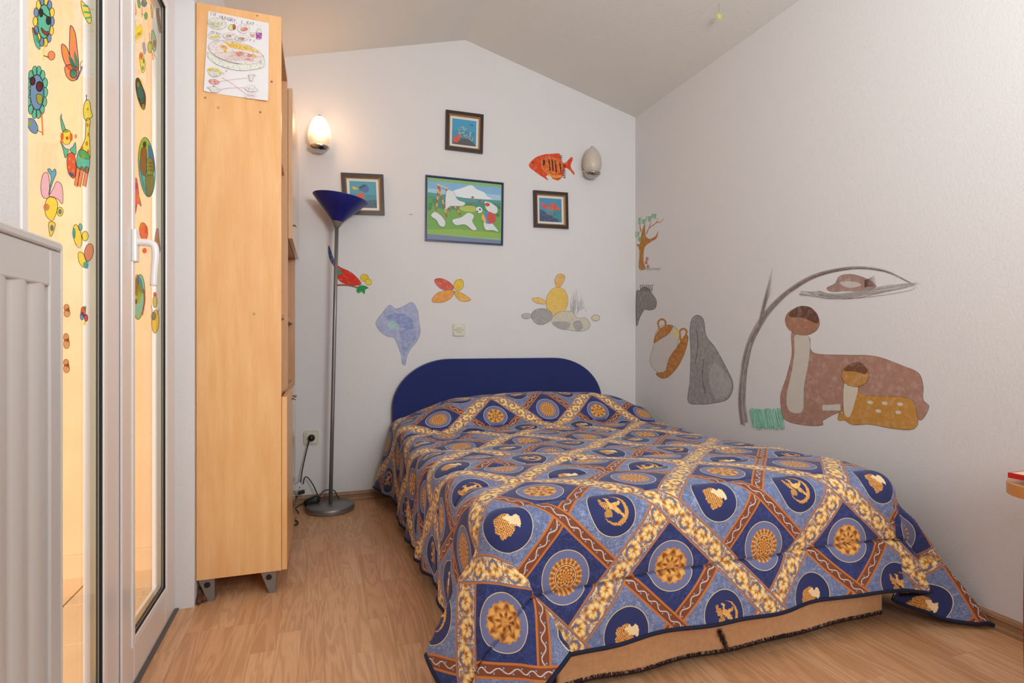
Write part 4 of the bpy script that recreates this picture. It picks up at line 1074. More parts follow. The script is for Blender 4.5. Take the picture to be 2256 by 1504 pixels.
def art_right(d):
    d.raw([(0, 0), (1, 0), (1, 1), (0, 1)], '#4290b2'); d.poly([(.4, .6), (1, .45), (1, 1), (.5, 1)], '#3a8a94', False)
    d.ell(.24, .36, .12, .11, '#d8523e', 15); d.ell(.10, .22, .07, .05, '#dc5a46', 30); d.ell(.60, .36, .19, .15, '#d8523e', -5); d.ell(.86, .42, .10, .07, '#dc6048'); d.ell(.62, .24, .08, .07, '#dc5a46')
    for k in range(9): d.line([(.36+k*.028, .72), (.37+k*.027, .5), (.35+k*.03, .38-.02*(k % 3))], .010, '#6b7a78' if k % 2 else '#b9b4a6')
    rocks(d, [(0, 1), (0, .48), (.2, .56), (.45, .74), (.8, .86), (.9, 1)], ['#3c4e70', '#5a6a90', '#8084a0', '#2f3c58'], 90, 5, (.02, .60, .70, .98))
fm = (M_frame, M_gilt)
picture('framed_picture', [(981.5, 243.5), (1064, 254.5), (1062, 340), (980, 330)], .028, fm, 'small brown-framed undersea picture, topmost on the back wall', art_top, .016, .018, 'small undersea pictures')
picture('framed_picture', [(751, 381.5), (844, 386), (847, 475), (757, 473)], .028, fm, 'small brown-framed undersea picture behind the blue lamp shade', art_left, .016, .018, 'small undersea pictures')
picture('framed_picture', [(1173.5, 420), (1249, 425.5), (1250.5, 505), (1175, 501)], .028, fm, 'small brown-framed undersea picture below the orange fish', art_right, .016, .018, 'small undersea pictures')
def art_big(d):
    d.raw([(0, 0), (1, 0), (1, 1), (0, 1)], '#6f7f9c'); d.raw([(0, 0), (1, 0), (1, .94), (0, .91)], '#8ab878')
    d.raw([(.01, .06), (.99, .055), (.99, .9), (.01, .9)], '#7fb4dc'); d.raw([(.01, .18), (.99, .18), (.99, .9), (.01, .9)], '#a9cbe2')
    d.poly([(.28, .25), (.36, .17), (.46, .12), (.58, .06), (.66, .12), (.76, .16), (.8, .22), (.86, .26), (.6, .29)], '#e6ecf0')
    d.poly([(.01, .24), (.2, .25), (.5, .28), (.99, .27), (.99, .6), (.01, .6)], '#4a9890', False); d.poly([(.01, .3), (.3, .36), (.99, .32), (.99, .6), (.01, .6)], '#3f8a74', False)
    d.poly([(.01, .42), (.2, .5), (.4, .48), (.6, .44), (.99, .5), (.99, .9), (.01, .9)], '#6fa83e', False)
    d.poly([(.42, .44), (.6, .40), (.7, .48), (.5, .5)], '#b4c24a'); d.poly([(.01, .84), (.4, .80), (.99, .82), (.99, .9), (.01, .9)], '#8fb43e', False)
    r = random.Random(8)
    for cx, cy, w_, h_, c in ((.05, .42, .07, .12, '#3f8a3c'), (.93, .44, .08, .13, '#3a7c3a'), (.8, .4, .05, .06, '#4a8f48')):
        for k in range(14): d.ell(min(max(cx+r.uniform(-w_, w_)*.6, .03), .97), cy+r.uniform(-h_, h_)*.7, .026, .03, c if k % 2 else '#5a9c44', 0, 9)
    for a, b in (((.15, .12), (.12, .52)), ((.155, .14), (.26, .62)), ((.25, .16), (.30, .52)), ((.30, .34), (.44, .56))):
        n = 7
        for k in range(n):
            x0, y0 = a[0]+(b[0]-a[0])*k/n, a[1]+(b[1]-a[1])*k/n; x1, y1 = a[0]+(b[0]-a[0])*(k+1)/n, a[1]+(b[1]-a[1])*(k+1)/n
            d.line([(x0, y0), (x1, y1)], .020, '#e0b83c' if k % 2 else '#b8482c', False)
    d.line([(.12, .10), (.27, .16)], .022, '#e4c880', False); d.line([(.30, .42), (.42, .42)], .03, '#a84a38', False)
    # plain white shapes of cloth at play height (generic)
    for pts in ([(.25, .2), (.34, .2), (.4, .32), (.5, .36), (.46, .42), (.3, .44), (.24, .5)], [(.05, .62), (.1, .55), (.18, .6), (.24, .7), (.22, .78), (.16, .76), (.12, .68)],
                [(.33, .66), (.45, .60), (.54, .52), (.62, .56), (.6, .66), (.66, .78), (.6, .80), (.5, .72), (.38, .74)], [(.75, .66), (.82, .62), (.9, .7), (.96, .8), (.88, .78), (.78, .78)], [(.76, .32), (.84, .32), (.94, .4), (.92, .5), (.8, .46)]):
        d.poly(pts, '#dfe2e2', True, '#6f7678', .004)
    d.ell(.69, .46, .045, .052, '#e4e6ea', 0, 24); d.ell(.70, .45, .014, .016, '#3c4674'); d.ell(.665, .485, .012, .013, '#3c4674')
    d.ell(.82, .58, .10, .10, '#4a88c0', 0, 26); d.poly([(.83, .48), (.9, .52), (.92, .62), (.84, .67), (.80, .58)], '#d23c2c'); d.poly([(.74, .52), (.78, .6), (.78, .67), (.72, .6)], '#e4b83c'); d.ell(.80, .36, .035, .03, '#cc3a34')
    for x, y in ((.6, .26), (.7, .31), (.58, .37)): d.ell(x, y, .018, .016, '#c0444a')
picture('meadow_picture', [(937, 386), (1108.5, 403.5), (1107, 541.5), (936, 531)], .011, (plain('navy_frame', '#1a2250', .3),)*2, 'large blue-framed meadow play scene picture in the middle of the back wall', art_big, 0, .014)

# --- child's drawing pinned on the bookcase side
panel = lambda x, y: P(x, y, 1, 2.262)
pq = [(459, 24.5), (592.5, 51.5), (591, 224.5), (449.5, 202)]
A = [panel(x, y) for x, y in pq]
pm = lambda s, t: (A[0]*(1-s)+A[1]*s)*(1-t)+(A[3]*(1-s)+A[2]*s)*t
M_paper = plain('white_paper', '#e6dfdf', .9, var=.02)
n = 14; V = []; Fc = []
for j in range(n+1):
    for i in range(n+1):
        s_, t_ = i/n, j/n; p = pm(s_, t_); p.y -= .0012+.010*max(0, t_-.88)/.12*(s_-.2)**2*1.5+.006*max(0, .12-s_)/.12*t_; V.append(p)
for j in range(n):
    for i in range(n): Fc.append((j*(n+1)+i, (j+1)*(n+1)+i, (j+1)*(n+1)+i+1, j*(n+1)+i+1))
pe = empty('drawing', tuple(pm(.5, .5)), 'child\'s food drawing on white paper pinned to the side of the tall bookcase', 'drawing')
pydata('paper', V, Fc, pe, (M_paper,), True)
def pmd(x, y):   # crayon marks follow the sheet; x, y in the 1112x1504 close-up of the sheet
    px, py = 440+x/6.541, 10+y/6.541
    return panel(px, py)
def bend(p):     # forward offset of the sheet
    v = p-A[0]; return p
d = Decal(pmd, (0, -1, 0), lambda c: mat_paint(c, .36, 120), .00003, .0022)
pk = '#66605f'
def letters(txt, x, y, h, dx, dy, wl):
    S = {'I': [[(.5, 0), (.5, 1)]], 'M': [[(0, 1), (.05, 0), (.5, .7), (.95, 0), (1, 1)]], 'H': [[(0, 0), (0, 1)], [(1, 0), (1, 1)], [(0, .5), (1, .5)]], 'U': [[(0, 0), (0, .7), (.5, 1), (1, .7), (1, 0)]],
         'N': [[(0, 1), (0, 0), (1, 1), (1, 0)]], 'G': [[(1, .15), (.5, 0), (0, .4), (.1, .85), (.6, 1), (1, .8), (1, .5), (.6, .5)]], 'R': [[(0, 1), (0, 0), (.8, .1), (.8, .45), (0, .5), (.9, 1)]],
         'Y': [[(0, 0), (.5, .5)], [(1, 0), (.2, 1)]], 'E': [[(1, 0), (0, .05), (0, 1), (1, .95)], [(0, .5), (.8, .48)]], 'A': [[(0, 1), (.5, 0), (1, 1)], [(.2, .6), (.8, .6)]], 'T': [[(0, .05), (1, 0)], [(.5, 0), (.5, 1)]],
         "'": [[(.3, -.05), (.2, .2)]], ',': [[(.3, .9), (.1, 1.25)]], '.': [[(.2, .92), (.3, 1)]],
         'S': [[(1, .1), (.4, 0), (.05, .25), (.9, .65), (.7, .98), (0, .9)]], 'C': [[(1, .15), (.5, 0), (0, .5), (.5, 1), (1, .85)]]}
    for ch in txt:
        if ch in S:
            w = wl*(.45 if ch in "I',." else 1)
            for st in S[ch]: d.line([(x+a*w, y+b*h+a*w*dy/dx) for a, b in st], 5.0, pk, False)
            x += w+dx*.35; y += (w+dx*.35)*dy/dx
        else: x += dx; y += dy
letters("I'M", 158, 112, 50, 22, 3.5, 30); letters('HUNGRY,', 290, 158, 46, 22, 5.5, 32); letters('I', 600, 228, 46, 22, 4, 30); letters('EAT', 680, 246, 38, 22, 4.5, 30)
for k in range(3): d.ell(822+k*28, 300+k*10, 3.5, 3.5, pk)
d.ell(250, 280, 140, 84, '#ddd5cf', 8, out='#a8a09a', w=3); 
for k in range(9): d.line([(130+k*3, 240+k*11), (220, 265+k*9), (340-k*3, 268+k*6)], 8, '#c9c6a0')
d.ell(462, 335, 48, 44, '#d5cf7a', 0, out='#9c9684', w=3); d.poly([(480, 300), (512, 290), (520, 350), (482, 370)], '#a05a5c')
d.ell(635, 350, 88, 70, '#e0d8d4', 0, out='#b9a8a4', w=3); d.ell(642, 362, 50, 30, '#d98f80', 0, out='#b86a60', w=5)
d.poly([(728, 410), (800, 410), (790, 470), (740, 470)], '#ddd4cf', False, '#8f8783', 3); d.poly([(732, 430), (796, 430), (788, 470), (740, 468)], '#dca08a', False)
d.poly([(815, 400), (845, 340), (880, 350), (897, 410), (897, 490), (880, 510), (815, 505)], '#ddd4cf', False, '#8f8783', 3); d.poly([(814, 408), (895, 415), (893, 490), (870, 500), (815, 500)], '#a03c98', False)
d.ell(210, 460, 92, 56, '#dfd7d2', 5, out='#c09a98', w=3); d.ell(186, 478, 30, 20, '#d6c64a'); d.ell(250, 468, 34, 20, '#d6c64a'); d.ell(188, 410, 26, 20, '#c9c2be', 0, out='#8a8482', w=4)
for k in range(5): d.line([(235+k*14, 440), (245+k*16, 400+k*6)], 4, '#8a8482', False)
d.ell(435, 460, 100, 48, '#ddd5d1', 4, out='#a39b98', w=3); d.ell(418, 460, 44, 24, '#c99c8e', -10); d.line([(455, 450), (500, 445)], 12, '#c99c8e')
d.ell(612, 490, 100, 42, '#ddd5d1', -6, out='#a39b98', w=3); d.ell(600, 500, 52, 20, '#bd8878', 0)
d.poly([(110, 690), (110, 750), (140, 790), (250, 870), (400, 925), (560, 955), (720, 950), (900, 915), (938, 850), (915, 740), (900, 780), (700, 850), (500, 860), (300, 800), (160, 720)], '#dddccf', True, '#8a8782', 3)
d.ell(520, 697, 404, 150, '#e2d4cf', 13, 40, '#7f7b79', 4)
for k in range(16):
    f = k/15; d.line([(360+f*70, 545+f*75), (540+f*40, 570+f*78), (700+f*60, 612+f*65), (850+f*5, 690+f*25)], 11, rb.choice(['#e2b544', '#dfae3a', '#e4c264']), True)
for k in range(6): d.line([(300, 605+k*6), (350, 600+k*6), (400, 625+k*5)], 8, '#e0a05c')
d.poly([(330, 645), (400, 640), (370, 695)], '#e2be58')
for k in range(10): d.line([(430+rb.uniform(-200, 20), 700+k*13), (600, 690+k*13), (800+rb.uniform(-40, 60), 740+k*10)], 5, '#dfb9ae')
d.ell(570, 720, 70, 34, '#d58e80', -8); d.ell(720, 745, 36, 22, '#d67e78'); d.ell(775, 745, 22, 26, '#dca04a'); d.ell(700, 795, 30, 16, '#dc8f88')
d.ell(215, 975, 108, 52, '#dcc866', 12); d.ell(210, 1005, 74, 42, '#d6cfcb', 10, out='#9b9592', w=4); d.ell(210, 1120, 78, 34, '#dda79a', 10, out='#b2726a', w=3)
for k in range(5): d.ell(150+k*28, 1112+k*5, 16, 14, '#d8877a')
d.poly([(110, 1205), (170, 1195), (205, 1180), (260, 1215), (290, 1225), (270, 1270), (180, 1270), (150, 1230)], '#ddd5d1', True, '#8f8987', 4); d.ell(206, 1190, 10, 7, '#5a5452')
d.line([(325, 1060), (480, 1150), (740, 1355)], 4, '#cf8a86', False); d.line([(270, 1120), (500, 1085), (700, 1065)], 4, '#dca49e', False); d.line([(290, 1238), (420, 1212), (670, 1206)], 4, '#cf8a86')
d.poly([(705, 1020), (785, 1015), (765, 1110), (725, 1110)], '#ddd5d1', False, '#8f8987', 4); d.line([(760, 1050), (780, 1015), (815, 1035)], 5, '#a47a76', False)
d.ell(750, 1232, 90, 34, '#ddd5d1', 5, out='#a09a98', w=3); d.ell(745, 1200, 62, 28, '#ddd5d1', 5, out='#a09a98', w=3); d.ell(735, 1325, 86, 40, '#ddd3d0', 0, out='#bfb2b0', w=3)
for k in range(4): d.ell(700+k*26, 1320+6*(k % 2), 12, 16, '#cdb0ac', 30)
for x, y in ((735, 520), (790, 535), (350, 998), (392, 965)): d.ell(x, y, 10, 9, '#d6918c')
d.build('crayon_marks', parent=pe)
for px, py, c, w_ in ((567, 34.5, '#d08a70', 'pink'), (598.5, 180, '#8f6f6a', 'mauve'), (573.5, 247, '#7f8a5a', 'green'), (481, 237, '#c79a94', 'pale pink'), (452, 215, '#c98a4c', 'orange'), (559.5, 691, '#b0a070', 'yellow-grey')):
    p = panel(px, py)
    where = {'pink': 'above the drawing near the top edge', 'mauve': 'right of the drawing', 'green': 'below the right corner of the drawing', 'pale pink': 'below the middle-left of the drawing', 'orange': 'just under the left corner of the drawing', 'yellow-grey': 'halfway down'}[w_]
    M = Matrix.Translation((p.x, 2.262, p.z)) @ Matrix.Rotation(math.pi/2, 4, 'X')
    bm = lathe_bm(bmesh.new(), [(0, 0), (.0042, 0), (.0038, .0012), (0, .0016)], 12, M)
    o = bm_obj('sticker_dot', bm, None, (plain('dot_'+w_.replace('-', '_').replace(' ', '_'), c, .6),), True); tag(o, 'tiny %s blob on the bookcase side, %s' % (w_, where), 'blob', 'tiny blobs on the bookcase side')

# --- window stickers
GX = XD-.0064
glass = lambda x, y: P(x, y, 0, GX)
blk = '#100c0a'
def DG(): return Decal(glass, (1, 0, 0), mat_stick, .00005, .0004)
TEAL, BLUE, YEL, RED, ORG, GRN = '#3fb8a0', '#4f86c8', '#f0dc3a', '#d8402c', '#ef7a48', '#4caa58'
def flower(cx, cy, rx, ry, face, pa_, pb_, rot, n=14):
    d = DG()
    for k in range(n):
        a = 2*math.pi*k/n; x, y = cx+rx*1.05*math.cos(a), cy+ry*1.05*math.sin(a)
        d.ell(x, y, rx*.30, ry*.24, pa_ if k % 2 else pb_, math.degrees(a)*.0, 12, blk, 1.3)
    d.ell(cx, cy, rx*.82, ry*.86, face, 0, 22, blk, 1.4)
    return d
d = flower(95, 47, 18, 44, TEAL, YEL, BLUE, 0)
d.ell(88, 28, 5, 10, (blk, .2)); d.ell(104, 45, 6, 10, (blk, .2)); d.line([(85, 22), (108, 42)], 3, (blk, .2), False)
d.poly([(88, 60), (96, 68), (106, 70), (100, 78), (90, 70)], RED, True, blk, 1.2)
d.line([(96, 90), (93, 112), (92, 134)], 3, YEL); d.poly([(68, 60), (80, 78), (85, 108), (74, 96)], TEAL, True, blk, 1.2); d.poly([(68, 60), (76, 70), (74, 78)], RED); d.ell(110, 122, 8, 10, ORG, 0, 14, blk, 1.2); d.line([(93, 122), (104, 126)], 2, blk)
d.build('flower_sticker', 'flower sticker with teal centre, yellow and blue petals, uppermost on left glass', 'sticker')
d = flower(79, 203, 19, 46, BLUE, TEAL, TEAL, 0)
d.ell(69, 178, 5.5, 9, '#8a1c22', 0, 14, blk, 2.4); d.ell(84, 190, 7, 11, '#8a1c22', 0, 14, blk, 2.4)
d.poly([(77, 208), (90, 210), (88, 228), (80, 226)], YEL, True, blk, 1.2)
d.line([(88, 246), (90, 275), (91, 298)], 4, ORG); d.poly([(55, 264), (70, 262), (80, 280), (76, 294), (62, 286)], BLUE, True, blk, 1.3); d.poly([(56, 266), (66, 268), (62, 278)], YEL); d.line([(78, 286), (90, 292)], 1.4, blk)
d.build('flower_sticker', 'teal flower sticker with blue centre and dark red glasses on left glass', 'sticker')
d = DG()
d.poly([(155, 56), (165, 72), (170, 110), (173, 150), (162, 152), (153, 120), (153, 80)], ORG, True, blk, 1.5)
d.poly([(135, 98), (146, 104), (156, 130), (168, 150), (160, 158), (146, 146), (137, 124)], ORG, True, blk, 1.5)
d.poly([(142, 148), (156, 142), (172, 152), (170, 172), (158, 178), (146, 168)], ORG, True, blk, 1.5)
d.ell(160, 80, 3.4, 9, YEL); d.ell(143, 112, 3.4, 7, YEL); d.ell(161, 162, 8, 10, TEAL, 0, 14, blk, 1.2); d.poly([(150, 124), (160, 132), (166, 150), (156, 146)], TEAL); d.poly([(162, 112), (170, 130), (171, 150), (164, 138)], TEAL)
d.line([(167, 176), (174, 162), (180, 146)], 4, '#5a68b0'); d.line([(177, 152), (176, 140), (180, 134)], 1.2, blk)
d.build('butterfly_sticker', 'orange and teal butterfly sticker on left glass beside the flowers', 'sticker')
d = DG()
d.poly([(178, 2), (186, 8), (196, 20), (201, 44), (196, 52), (186, 38), (180, 20)], YEL, True, blk, 1.2)
for a, b in (((182, 12), (194, 14)), ((184, 26), (198, 28)), ((188, 40), (200, 38))): d.line([a, b], 4, TEAL, False)
d.build('fish_sticker', 'yellow and teal striped fish sticker at the top of left glass', 'sticker')
d = DG()
d.poly([(133, 256), (144, 284), (150, 290), (137, 288)], TEAL, True, blk, 1.2); d.ell(146, 302, 11, 17, YEL, 0, 16, blk, 1.3); d.ell(136, 300, 4, 9, ORG); d.ell(156, 302, 4, 9, ORG); d.ell(147, 304, 3, 4, RED)
d.ell(134, 254, 2, 4, BLUE); d.poly([(140, 316), (156, 318), (158, 324), (140, 324)], '#f3e6e0'); d.poly([(133, 312), (142, 326), (150, 330), (143, 348), (138, 330)], TEAL, True, blk, 1.2); d.poly([(165, 314), (166, 340), (158, 336), (152, 330), (160, 322)], TEAL, True, blk, 1.2)
d.poly([(150, 338), (162, 340), (166, 366), (162, 392), (150, 382), (146, 356)], RED, True, blk, 1.3)
for x, y in ((152, 350), (160, 356), (151, 368), (159, 376)): d.ell(x, y, 2.6, 4, YEL)
d.ell(155, 384, 7, 4, BLUE, 30); d.ell(133, 312, 3, 5, ORG); d.ell(165, 300, 3, 5, ORG)
d.build('clown_sticker', 'clown sticker with teal pointed hat and red trousers on left glass', 'sticker')
d = DG()
d.poly([(184, 234), (190, 220), (197, 224), (200, 244), (203, 256), (196, 262), (190, 266), (184, 256)], YEL, True, blk, 1.3)
d.poly([(190, 262), (198, 264), (196, 290), (198, 330), (196, 350), (176, 344), (176, 330), (186, 308), (188, 284)], YEL, True, blk, 1.3)
d.poly([(174, 330), (196, 342), (194, 380), (184, 376), (168, 366)], TEAL, True, blk, 1.2)
for x0, x1 in ((168, 164), (178, 170), (188, 182)): d.poly([(x0, 366), (x0+7, 370), (x1+6, 412), (x1-1, 408)], ORG, False, blk, 1.1)
for x, y, r_ in ((192, 275, 3), (194, 296, 3), (190, 316, 3.4), (180, 326, 3), (193, 334, 3.5), (192, 240, 2.2)): d.ell(x, y, r_*.8, r_*1.5, '#d87a3a')
d.line([(189, 222), (189, 212)], 1.4, blk, False); d.ell(189, 211, 1.8, 3.4, BLUE); d.ell(181, 346, 3, 5, YEL)
d.build('giraffe_sticker', 'yellow giraffe sticker with orange legs on left glass right of the clown', 'sticker')
d = DG()
d.poly([(112, 392), (104, 374), (110, 372), (114, 378), (120, 372), (123, 382), (116, 400), (106, 430)], '#3fa8dc', True, blk, 1.2)
d.poly([(94, 384), (106, 384), (108, 432), (94, 434), (89, 412)], '#e6b4d4', True, blk, 1.2); d.poly([(124, 400), (136, 410), (137, 448), (126, 438), (108, 432), (116, 416)], '#e6b4d4', True, blk, 1.2)
d.poly([(104, 436), (118, 434), (126, 448), (124, 466), (114, 486), (100, 474), (98, 452)], YEL, True, blk, 1.2); d.ell(101, 456, 7, 8, '#e0907c'); d.ell(131, 466, 7, 10, YEL, 0, 14, blk, 1.2); d.ell(131, 466, 4, 6, BLUE)
d.poly([(106, 490), (120, 492), (116, 512), (109, 520)], '#e8d23a', True, blk, 1.2); d.ell(113, 502, 4, 7, BLUE)
d.build('bonnet_sticker', 'pink bonnet sticker with blue heart and yellow ruffle on left glass', 'sticker')
d = DG()
d.ell(170, 520, 9, 26, YEL, -10, 18, blk, 1.2); d.ell(187, 520, 7, 11, YEL, 0, 14, blk, 1.2); d.ell(195, 556, 10, 20, '#dc7a52', 10, 16, blk, 1.2); d.poly([(172, 556), (184, 560), (192, 586), (182, 588), (173, 576)], YEL, True, blk, 1.2)
d.ell(176, 500, 4, 8, '#4fb8d0', 0, 12, blk, 1.2); d.ell(162, 514, 4, 12, '#4fb0dc'); d.poly([(182, 580), (194, 574), (193, 591), (186, 590)], '#4fb8d8'); d.ell(172, 544, 5, 10, '#f3ecd8')
d.build('balloon_sticker', 'yellow and orange balloon sticker on left glass above the small red flower', 'sticker')
d = DG()
d.ell(183, 686, 5, 11, RED, 0, 12, blk, 1.2); d.ell(189, 700, 4, 8, '#c8303a', 0, 12, blk, 1.1); d.ell(180, 696, 4, 9, BLUE, 0, 12, blk, 1.1); d.ell(186, 712, 3, 5, YEL); d.ell(187, 678, 2.5, 5, GRN)
d.build('small_flower_sticker', 'small red and blue flower sticker low on left glass', 'sticker')
for i, (x, y, h_) in enumerate(((146, 684, 15), (145, 751, 18), (145, 806, 16))):
    d = DG(); d.ell(x, y-h_*.45, 6, h_*.5, '#c98a5a', 0, 14, '#6a4020', 1); d.ell(x+1, y+h_*.35, 7, h_*.6, '#d0965e', 0, 14, '#6a4020', 1); d.ell(x+4, y-h_*.1, 3, 5, '#b8703c')
    d.build('bear_sticker', 'small brown teddy sticker beside the radiator edge, %s' % ('topmost of three', 'middle of three', 'lowest of three')[i], 'sticker', None, 'teddy stickers by the radiator')
# right glass
d = DG()
d.poly([(292, 0), (297, 0), (300, 20), (300, 32), (296, 34), (298, 24)], ORG); d.build('ribbon_sticker', 'thin orange streamer sticker at top left of right glass', 'sticker')
d = DG()
d.poly([(303, 0), (308, 2), (309, 14), (306, 18), (303, 8)], GRN, True, blk, .8); d.ell(317, 7, 6, 8, '#4868a8', 0, 14, blk, .8); d.ell(319, 2, 3.4, 4, YEL); d.ell(321, 35, 3.2, 8, GRN, 0, 12, blk, .7); d.line([(312, 16), (312, 38)], .9, blk); d.line([(312, 30), (319, 35)], .8, blk)
d.build('tall_flower_sticker', 'blue and green flower sticker at the top of right glass', 'sticker')
d = DG(); d.poly([(332, 8), (334, 18), (337, 22), (336, 38), (337, 41), (334, 39), (333, 26), (331, 19), (332, 18)], '#d8b030', False, '#5a4010', .7); d.build('star_sticker', 'yellow star sticker on right glass beside the rainbow', 'sticker')
d = DG()
for k, (c, w_) in enumerate((('#4a7a60', 7), ('#d8803a', 5.4), ('#e0a08a', 3.6), ('#7a8aa8', 1.8))): d.line([(347-k*.3, 18+k), (348+k*1.2, 40), (352+k*.6, 60), (355, 72-k*2)], w_, c)
d.build('rainbow_sticker', 'rainbow arch sticker at the top right corner of right glass', 'sticker')
d = DG()
d.poly([(290, 40), (294, 39), (298, 46), (299, 58), (304, 60), (308, 55), (312, 58), (313, 76), (302, 86), (293, 94), (290, 88), (290, 60)], '#f4e62a', True, '#c0a010', .8)
save = d.line
def tl(ch, x, y, w, h):
    S = {'C': [(1, .1), (.2, .1), (0, .5), (.2, .9), (1, .9)], 'H': [(0, 0), (0, 1), (0, .5), (1, .5), (1, 0), (1, 1)], 'R': [(0, 1), (0, 0), (1, .2), (0, .5), (1, 1)], 'I': [(.5, 0), (.5, 1)], 'S': [(1, 0), (0, .25), (1, .7), (0, 1)], 'T': [(0, 0), (1, 0), (.5, 0), (.5, 1)], 'M': [(0, 1), (0, 0), (.5, .6), (1, 0), (1, 1)], 'A': [(0, 1), (.5, 0), (1, 1), (.75, .6), (.25, .6)]}
    d.line([(x+a*w, y+b*h-a*w*.75) for a, b in S[ch]], .55, '#7a1c10', False)
for k, ch in enumerate('CHRISTMAS'): tl(ch, 290.6+k*2.35, 83-k*1.9, 1.7, 8.5)
d.build('christmas_sticker', 'yellow CHRISTMAS lettering sticker on right glass', 'sticker')
d = DG()
d.poly([(335, 66), (340, 74), (344, 90), (342, 112), (336, 108), (333, 84)], '#8fae78', True, blk, .8); d.ell(330, 104, 5, 13, '#b4b84a', 0, 14, blk, .8); d.line([(328, 72), (331, 98)], .9, blk); d.ell(340, 96, 3, 9, '#d0705c'); d.poly([(338, 108), (341, 120), (345, 132), (340, 124), (337, 118)], '#d0b440'); d.line([(333, 112), (336, 124), (337, 132)], 2.4, ORG)
d.build('fairy_sticker', 'green and pink sprite sticker on right glass under the rainbow', 'sticker')
d = DG(); d.poly([(314, 96), (318, 94), (320, 106), (321, 110), (318, 120), (315, 108)], '#8fa0cc', True, '#50608a', .7); d.build('blue_drop_sticker', 'small pale blue sticker on right glass left of the sprite', 'sticker')
d = DG(); d.poly([(307, 122), (311, 115), (315, 120), (319, 140), (318, 156), (313, 160), (309, 144)], YEL, True, blk, .8); d.ell(311, 124, 3.5, 7, '#dc6a5a'); d.ell(316, 134, 2, 6, GRN); d.ell(314, 150, 2.4, 5, TEAL)
d.build('bird_sticker', 'yellow and pink bird sticker on right glass above the teal frog', 'sticker')
d = DG(); d.poly([(299, 174), (306, 172), (314, 190), (321, 212), (319, 240), (311, 238), (302, 214), (298, 190)], ('#1a140c', .15), True); d.ell(309, 206, 7, 22, TEAL, -10, 18, blk, .8); d.ell(304, 186, 2.6, 6, YEL); d.ell(315, 236, 3.4, 8, YEL); d.ell(312, 180, 2, 5, YEL); d.line([(305, 214), (309, 222), (314, 216)], 1.2, blk)
d.build('frog_sticker', 'teal face sticker with black and yellow rim on right glass', 'sticker')
d = DG(); d.ell(323, 368, 18, 66, TEAL, -4, 28, blk, 1.2); d.poly([(306, 330), (314, 304), (326, 312), (322, 350), (308, 352)], YEL); d.poly([(326, 318), (338, 340), (340, 376), (330, 374)], '#5a82c0'); d.poly([(312, 326), (322, 330), (322, 378), (318, 388), (308, 372), (309, 348)], '#dc6a3a', True, blk, .8); d.poly([(324, 350), (336, 352), (337, 384), (324, 384)], '#dcb43a', True, blk, .8); d.ell(318, 318, 4, 7, '#6a3c20'); d.poly([(320, 390), (338, 388), (334, 424), (324, 430)], '#c88a3c', True, blk, .8); d.line([(310, 378), (316, 410), (324, 430)], 4, '#6aa0c8')
for y in (358, 366, 374): d.line([(325, y), (336, y+1)], .9, blk, False)
d.build('round_scene_sticker', 'large oval sticker with a house scene on right glass', 'sticker')
d = DG(); d.poly([(293, 402), (300, 392), (304, 412), (306, 430), (311, 454), (303, 448), (298, 470), (293, 460), (296, 436)], '#dc4858', True, blk, .8); d.ell(300, 410, 3, 8, '#c86ac0'); d.ell(304, 436, 3, 8, YEL); d.ell(296, 456, 3, 9, '#6a8ad0')
d.build('jester_sticker', 'pink and yellow sticker on right glass beside the white stile', 'sticker')
d = DG(); d.ell(316, 510, 9, 20, '#e0582c', -6, 18, blk, 1.0); d.ell(310, 496, 3, 6, YEL); d.ell(322, 506, 3.4, 9, '#f07a3a'); d.ell(318, 552, 5, 6, '#dc4a3c'); d.build('orange_sticker', 'orange round sticker behind the door handle', 'sticker')
d = DG(); d.poly([(344, 508), (348, 504), (350, 526), (353, 548), (347, 566), (342, 560), (340, 534)], '#b06a6a', True, blk, .8); d.ell(347, 530, 3, 9, '#c8b84a'); d.ell(349, 548, 3, 8, '#4a78a8'); d.ell(342, 540, 2.4, 8, '#d0503c')
d.build('doll_sticker', 'red and blue sticker right of the door handle', 'sticker')
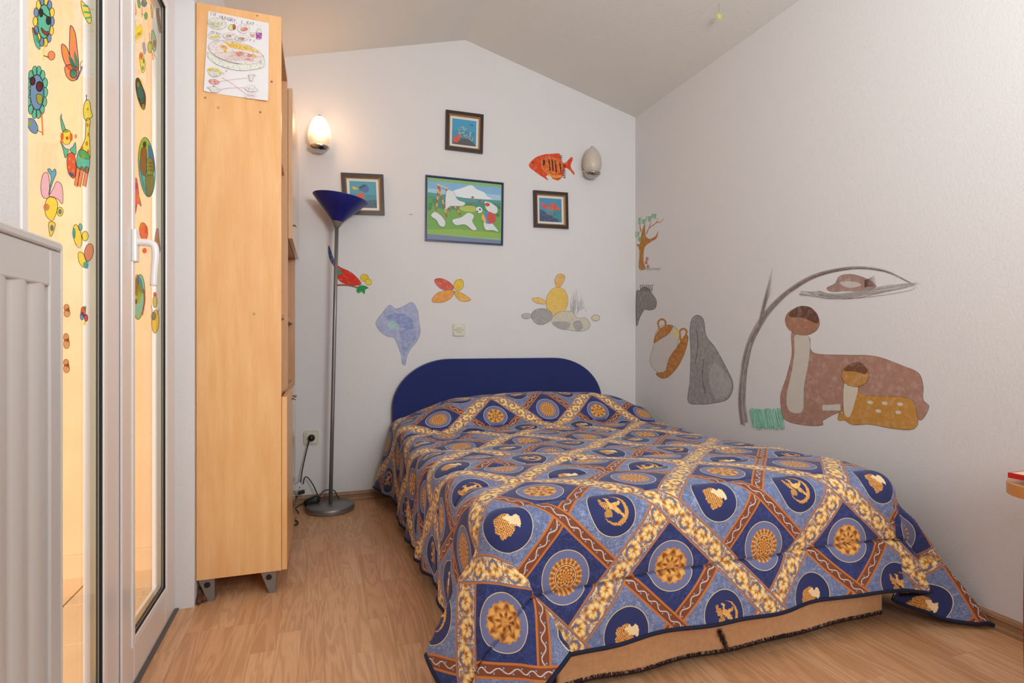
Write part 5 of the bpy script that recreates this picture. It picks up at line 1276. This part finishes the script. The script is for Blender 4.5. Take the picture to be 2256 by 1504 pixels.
d = DG(); d.ell(306, 654, 13, 50, '#6ac0b0', 3, 26, blk, 1.0); d.poly([(296, 616), (303, 604), (306, 640), (300, 652), (295, 640)], '#e0763c'); d.poly([(302, 606), (312, 618), (314, 644), (306, 640)], '#54b4cc'); d.poly([(308, 620), (312, 650), (304, 668), (300, 650)], YEL); d.ell(299, 664, 3, 6, RED); d.line([(297, 690), (304, 700), (310, 690)], 3, YEL); d.line([(315, 636), (318, 660), (313, 694)], 4, '#dc6a50')
d.build('oval_sticker', 'tall oval teal sticker with orange streaks on right glass below the handle', 'sticker')
d = DG(); d.ell(342, 708, 8, 26, '#e6bc2c', 2, 20, blk, 1.0); d.ell(341, 664, 5, 14, '#c8a83c', 0, 16, blk, .8); d.ell(341, 648, 4, 5, '#c8464a'); d.ell(338, 696, 5, 9, '#8a9a94', 0, 14, blk, .8); d.line([(333, 672), (336, 690)], 1.2, '#4a6a70'); d.line([(351, 680), (346, 692)], 1.2, '#4a6a70')
d.build('lantern_sticker', 'yellow lantern sticker low on right glass below the handle', 'sticker')

# --- glow star hanging from the ceiling slope
def on_slope(px, py):
    r_ = ray(px, py); k = (RIDGE_Z+SLOPE*RIDGE_X-HC)/(r_.z+SLOPE*r_.x); return Vector((0, 0, HC))+r_*k
s0 = on_slope(1584, 8); 
sd = empty('star_ornament', tuple(s0), 'small yellow-green star hanging by a thread from the ceiling', 'ornament')
zz = ray(1585, 36); kk = s0.y/zz.y; sc_ = Vector((zz.x*kk, zz.y*kk, HC+zz.z*kk))
tube('thread', [s0+Vector((0, 0, .001)), Vector((sc_.x, sc_.y, sc_.z+.016))], .0007, plain('thread', '#8a8060', .8), sd, 6)
bm = bmesh.new(); pts = []
for k in range(10):
    a = math.pi/2+k*math.pi/5; r_ = .020 if k % 2 == 0 else .010; pts.append(Vector((sc_.x+r_*math.cos(a), sc_.y, sc_.z+r_*math.sin(a))))
prism_bm(bm, pts, Vector((0, .002, 0))); bm_obj('star', bm, sd, (plain('star_green', '#c6cf5a', .5),))
# nail mark on the wall
p = back(905, 472); box('wall_nail', (p.x-.010, YB-.003, p.z-.0012), (p.x+.012, YB, p.z+.0012), plain('nail_grey', '#8f8a88', .5)); tag(bpy.data.objects['wall_nail'], 'thin grey mark stuck on the back wall left of the meadow picture', 'mark')
